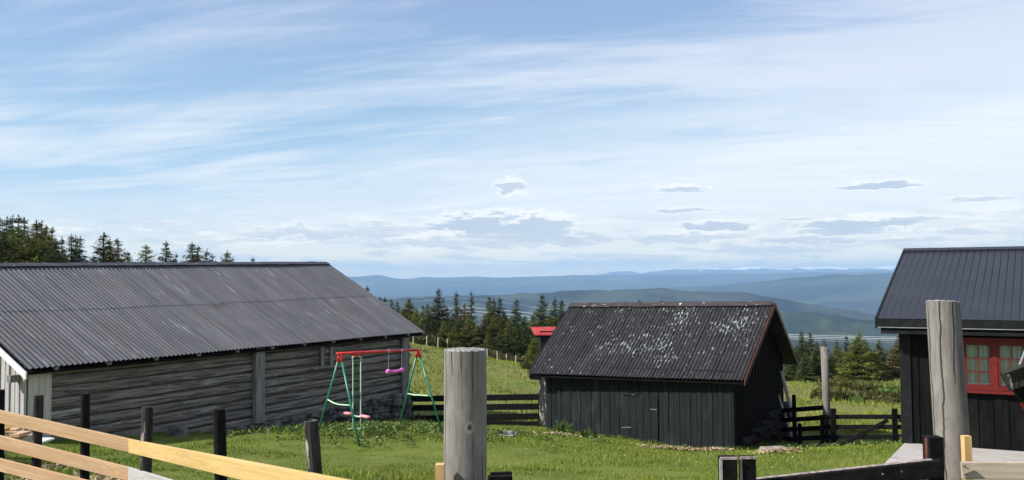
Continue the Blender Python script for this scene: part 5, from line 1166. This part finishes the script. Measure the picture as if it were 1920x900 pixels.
for (px, py, d, rx, h, n, lab) in ((1053,824,24.6,.33,.42,620,'leafy green nettle clump at the foot of the black shed front'),(1106,828,24.4,.22,.28,300,'smaller leafy clump right of the nettle clump by the shed'),(1490,846,22.5,.2,.2,160,'pale leafy weed in the shade right of the shed corner'),(1606,742,40.5,.5,.45,420,'bright green leafy plant in front of the juniper shrub'),(784,752,28,.25,.4,200,'brown weed beside the barn corner')):
    p = P(px, py, d); bush('leafy_plant', (p[0], p[1]), rx, rx, h, n, .085, M['nettle'] if 'brown' not in lab else M['shrub'], lab, None, seed=int(px)+3, cat='plant')

# flat stone and stump remains in the yard
m = MB(); p = P(952, 829, 22.0); m.rock((p[0], p[1], gnd(p[0], p[1])+.03), (.22, .35, .06), seed=9, n=11); tag(obj('flat_stone', m, M['pale_stone']), 'flat grey stone in the lawn between log post and shed', 'stone')
m = MB(); p = P(1461, 866, 19.0); z_ = gnd(p[0], p[1]); m.rock((p[0], p[1], z_+.02), (.42, .55, .05), seed=19, n=14); tag(obj('old_stump', m, material('rotten_stump_wood', (.10,.07,.05), (.42,.36,.28), (6, 14, 14), 0, .95, .6, .02)), 'rotten low stump in the lawn right of the shed corner', 'stump')

# ------------------------------------------------------------------ grass
def grass_mat(name):
    m = bpy.data.materials.new(name); m.use_nodes = True; t = NT(m.node_tree); b = t.n['Principled BSDF']
    tone = t.new('ShaderNodeAttribute', attribute_name='tone').outputs['Fac']; co = t.new('ShaderNodeTexCoord').outputs['Object']
    n1 = t.noise(co, .8, 6, .68); n2 = t.noise(t.mapping(co, (7, 3, 0)), .22, 5, .65)
    col = t.mix(t.ramp(n1, .36, .64), (.085,.138,.013), (.172,.230,.026))
    pt = t.ramp(t.noise(t.mapping(co, (1, 13, 0)), .45, 6, .7), .54, .66); col = t.mix(t.math('MULTIPLY', pt, .55), col, (.215,.200,.045))
    col = t.mix(t.ramp(tone, .2, 1.0), col, t.mix(t.ramp(n2, .4, .6), (.22,.262,.040), (.31,.28,.07)))
    t.put(b.inputs['Base Color'], col); b.inputs['Roughness'].default_value = .7; b.inputs['Specular IOR Level'].default_value = .2; return m
def dry_mat():
    m = bpy.data.materials.new('meadow_grass_blades'); m.use_nodes = True; t = NT(m.node_tree); b = t.n['Principled BSDF']
    tone = t.new('ShaderNodeAttribute', attribute_name='tone').outputs['Fac']; co = t.new('ShaderNodeTexCoord').outputs['Object']
    n1 = t.noise(co, .35, 5, .62); n2 = t.noise(t.mapping(co, (7, 3, 0)), .10, 5, .6)
    col = t.mix(t.ramp(n1, .35, .65), (.115,.158,.022), (.225,.250,.040))
    col = t.mix(t.math('MULTIPLY', t.ramp(n2, .45, .62), .7), col, (.30,.25,.10))
    col = t.mix(t.math('MULTIPLY', t.ramp(tone, .55, 1.0), .6), col, (.30,.27,.12))
    t.put(b.inputs['Base Color'], col); b.inputs['Roughness'].default_value = .8; b.inputs['Specular IOR Level'].default_value = .1; return m
def inside(x, y, poly):
    c = np.zeros(len(x), bool); n = len(poly)
    for i in range(n):
        x0, y0 = poly[i][:2]; x1, y1 = poly[(i+1) % n][:2]
        c ^= ((y0 > y) != (y1 > y)) & (x < (x1-x0)*(y-y0)/(y1-y0+1e-12)+x0)
    return c
def _near(x, y):     # distance to the nearest wall line
    d = np.full(len(x), 9.0)
    for p, q in ((WL, WR), (cFL0, cFR), (cFR, cBR)):
        e = (q-p)[:2]; t = np.clip(((x-p[0])*e[0]+(y-p[1])*e[1])/(e@e), 0, 1); d = np.minimum(d, np.hypot(x-p[0]-e[0]*t, y-p[1]-e[1]*t))
    return d
deckp = [dcl, dcl+cu*8.3, dcl+cu*8.3+kk_*(n_pl+.6), dcl+kk_*(n_pl+.6)]
holes = [[WL, WR, WB, WBL], [cFL0, cFR, cBR, cBL], deckp, [K, K+cu*LW, K+cu*LW+back*5, K+back*5]]
def blades(name, N, ymin, ymax, hfun, wid, mat, label, seed, pw=1.0, clump=0):
    g_ = np.random.default_rng(seed); y = ymin + (ymax-ymin)*g_.uniform(0, 1, N)**pw; hx = y*.66+1.5
    x = g_.uniform(-1, 1, N)*hx
    if clump:
        k = _vn(x, y, clump, 5) + .6*_vn(x, y, clump*.35, 6) + .5*_vn(x, y, clump*.12, 8); keep = k > g_.uniform(-.55, .22, N); x, y = x[keep], y[keep]
    for hp in holes:
        q = ~inside(x, y, hp); x, y = x[q], y[q]
    n = len(x); z = ground(x, y); tall = np.clip(.75 + 1.5*_vn(x, y, 1.7, 9) + 1.0*_vn(x, y, .5, 10), .35, 1.8)
    h = hfun(x, y)*tall*g_.uniform(.5, 1.25, n); a = g_.uniform(0, 2*math.pi, n); le = g_.uniform(.1, .7, n)*h; la = g_.uniform(0, 2*math.pi, n)
    wv = wid*(1+np.clip(y-15, 0, 60)/22)*g_.uniform(.7, 1.3, n)
    bx, by = np.cos(a)*wv, np.sin(a)*wv
    V = np.stack([np.c_[x-bx, y-by, z-.01], np.c_[x+bx, y+by, z-.01], np.c_[x+np.cos(la)*le, y+np.sin(la)*le, z+h]], 1).reshape(-1, 3)
    T = np.stack([np.zeros(n), np.zeros(n), g_.uniform(.2, 1, n)], 1).ravel()
    me = np_mesh(name, V, np.arange(3*n).reshape(-1, 3), mat, T); o = bpy.data.objects.new(name, me); COL.objects.link(o)
    return tag(o, label, 'grass', kind='stuff')
blades('lawn_grass', 330000, 5.5, 31, lambda x, y: .052 + .03*np.clip(3.2-np.hypot((x+2.6)*.7, y-21.5), 0, 1) + .07*(_near(x, y) < .35), .006, grass_mat('lawn_grass_blades'), 'short green lawn grass covering the farmyard', 3, .85)
blades('meadow_grass', 190000, 29, 80, lambda x, y: .16, .010, dry_mat(), 'rough yellow green meadow grass beyond the back fence', 4, 1.3, clump=5)
# broad leaved weeds round the swing set and along the walls
g_ = np.random.default_rng(77); cs = []
for (px, py, d, rx, ry, n) in ((700,822,21,1.6,1.1,170),(800,815,22,1.3,1.0,120),(620,818,20.5,1.0,.7,60),(930,822,23,1.6,1.0,60),(760,800,26,1.5,1.2,60),(1480,840,24,1.2,.8,40),(1620,850,22.5,1.2,.7,30)):
    p = P(px, py, d); cs.append(np.c_[g_.normal(p[0], rx, n), g_.normal(p[1], ry, n)])
q = np.concatenate(cs)
for hp in holes: q = q[~inside(q[:, 0], q[:, 1], hp)]
q = np.repeat(q, 16, 0) + g_.normal(0, .055, (len(q)*16, 2)); n = len(q); z = ground(q[:, 0], q[:, 1]) + g_.uniform(.03, .13, n); a = g_.uniform(0, 6.28, n); d = np.c_[np.cos(a), np.sin(a), g_.uniform(.0, .9, n)]
V, Fc, T = tufts(np.c_[q, z], d, np.full(n, .075), g_.uniform(0, 1, n), g_)
me = np_mesh('weeds', V, Fc, M['weed'], T); o = bpy.data.objects.new('weeds', me); COL.objects.link(o); tag(o, 'low broad leaved weeds in the lawn around the swing set', 'weeds', kind='stuff')
# bleached straw patches along the shed front
g_ = np.random.default_rng(12); cs = []
for (px, py, d, rx, ry, n) in ((1040,836,23.6,.5,.22,380),(1262,850,22.3,.7,.20,650),(1300,855,22.0,.5,.22,480),(1340,866,21,.3,.2,160),(1466,875,18.6,.38,.14,500),(130,890,10.3,.7,.5,500),(200,880,10.6,.5,.4,300),(60,842,12.5,.4,.4,200)):
    p = P(px, py, d); cs.append(np.c_[g_.normal(p[0], rx*.55, n), g_.normal(p[1], ry*.55, n)])
q = np.concatenate(cs); n = len(q); z = ground(q[:, 0], q[:, 1]); a = g_.uniform(0, 6.28, n); d = np.c_[np.cos(a), np.sin(a), g_.uniform(.05, .5, n)]
V, Fc, T = tufts(np.c_[q, z+g_.uniform(.02, .07, n)], d, np.full(n, .10), g_.uniform(0, 1, n), g_)
me = np_mesh('dry_straw', V, Fc, material('bleached_straw', (.25,.19,.085), (.42,.34,.19), (5,5,5), 0, .9, 0), T); o = bpy.data.objects.new('dry_straw', me); COL.objects.link(o); tag(o, 'bleached straw patches in the lawn by the shed and fence', 'straw', kind='stuff')
# tiny white flowers
n = 60; y = g_.uniform(15, 34, n); x = g_.uniform(-.5, .45, n)*y; z = ground(x, y)+.10; keep = np.ones(n, bool)
for hp in holes: keep &= ~inside(x, y, hp)
x, y, z = x[keep], y[keep], z[keep]; n = len(x); V = []; Fc = []
for i in range(n):
    for k in range(5):
        a = k*1.2566; V += [(x[i], y[i], z[i]), (x[i]+.015*math.cos(a-.5), y[i]+.015*math.sin(a-.5), z[i]+.012), (x[i]+.015*math.cos(a+.5), y[i]+.015*math.sin(a+.5), z[i]+.012)]; Fc.append([len(V)-3, len(V)-2, len(V)-1])
me = np_mesh('tiny_flowers', np.array(V), np.array(Fc), material('white_petals', (.75,.75,.70), (.85,.85,.8), (5,5,5), 0, .8, 0)); o = bpy.data.objects.new('tiny_flowers', me); COL.objects.link(o); tag(o, 'tiny white flowers scattered through the lawn', 'flowers', kind='stuff')

# ------------------------------------------------------------------ haze
HZ = 9.2e-5
m = MB(); m.box((-21000, -2500, -362), (42000, 0, 0), (0, 23500, 0), (0, 0, 362+270))
hm = bpy.data.materials.new('valley_haze'); hm.use_nodes = True; t = NT(hm.node_tree); t.n.clear()
pv = t.new('ShaderNodeVolumePrincipled'); pv.inputs['Color'].default_value = (.43,.69,1.0,1); pv.inputs['Density'].default_value = HZ; pv.inputs['Anisotropy'].default_value = 0.0
t.put(t.new('ShaderNodeOutputMaterial').inputs['Volume'], pv.outputs[0])
hz = obj('haze', m, hm); hz['kind'] = 'stuff'; hz['label'] = 'thin blue haze filling the valley air'; hz['category'] = 'haze'

for o in bpy.data.objects:
    if '_o' in o: del o['_o']
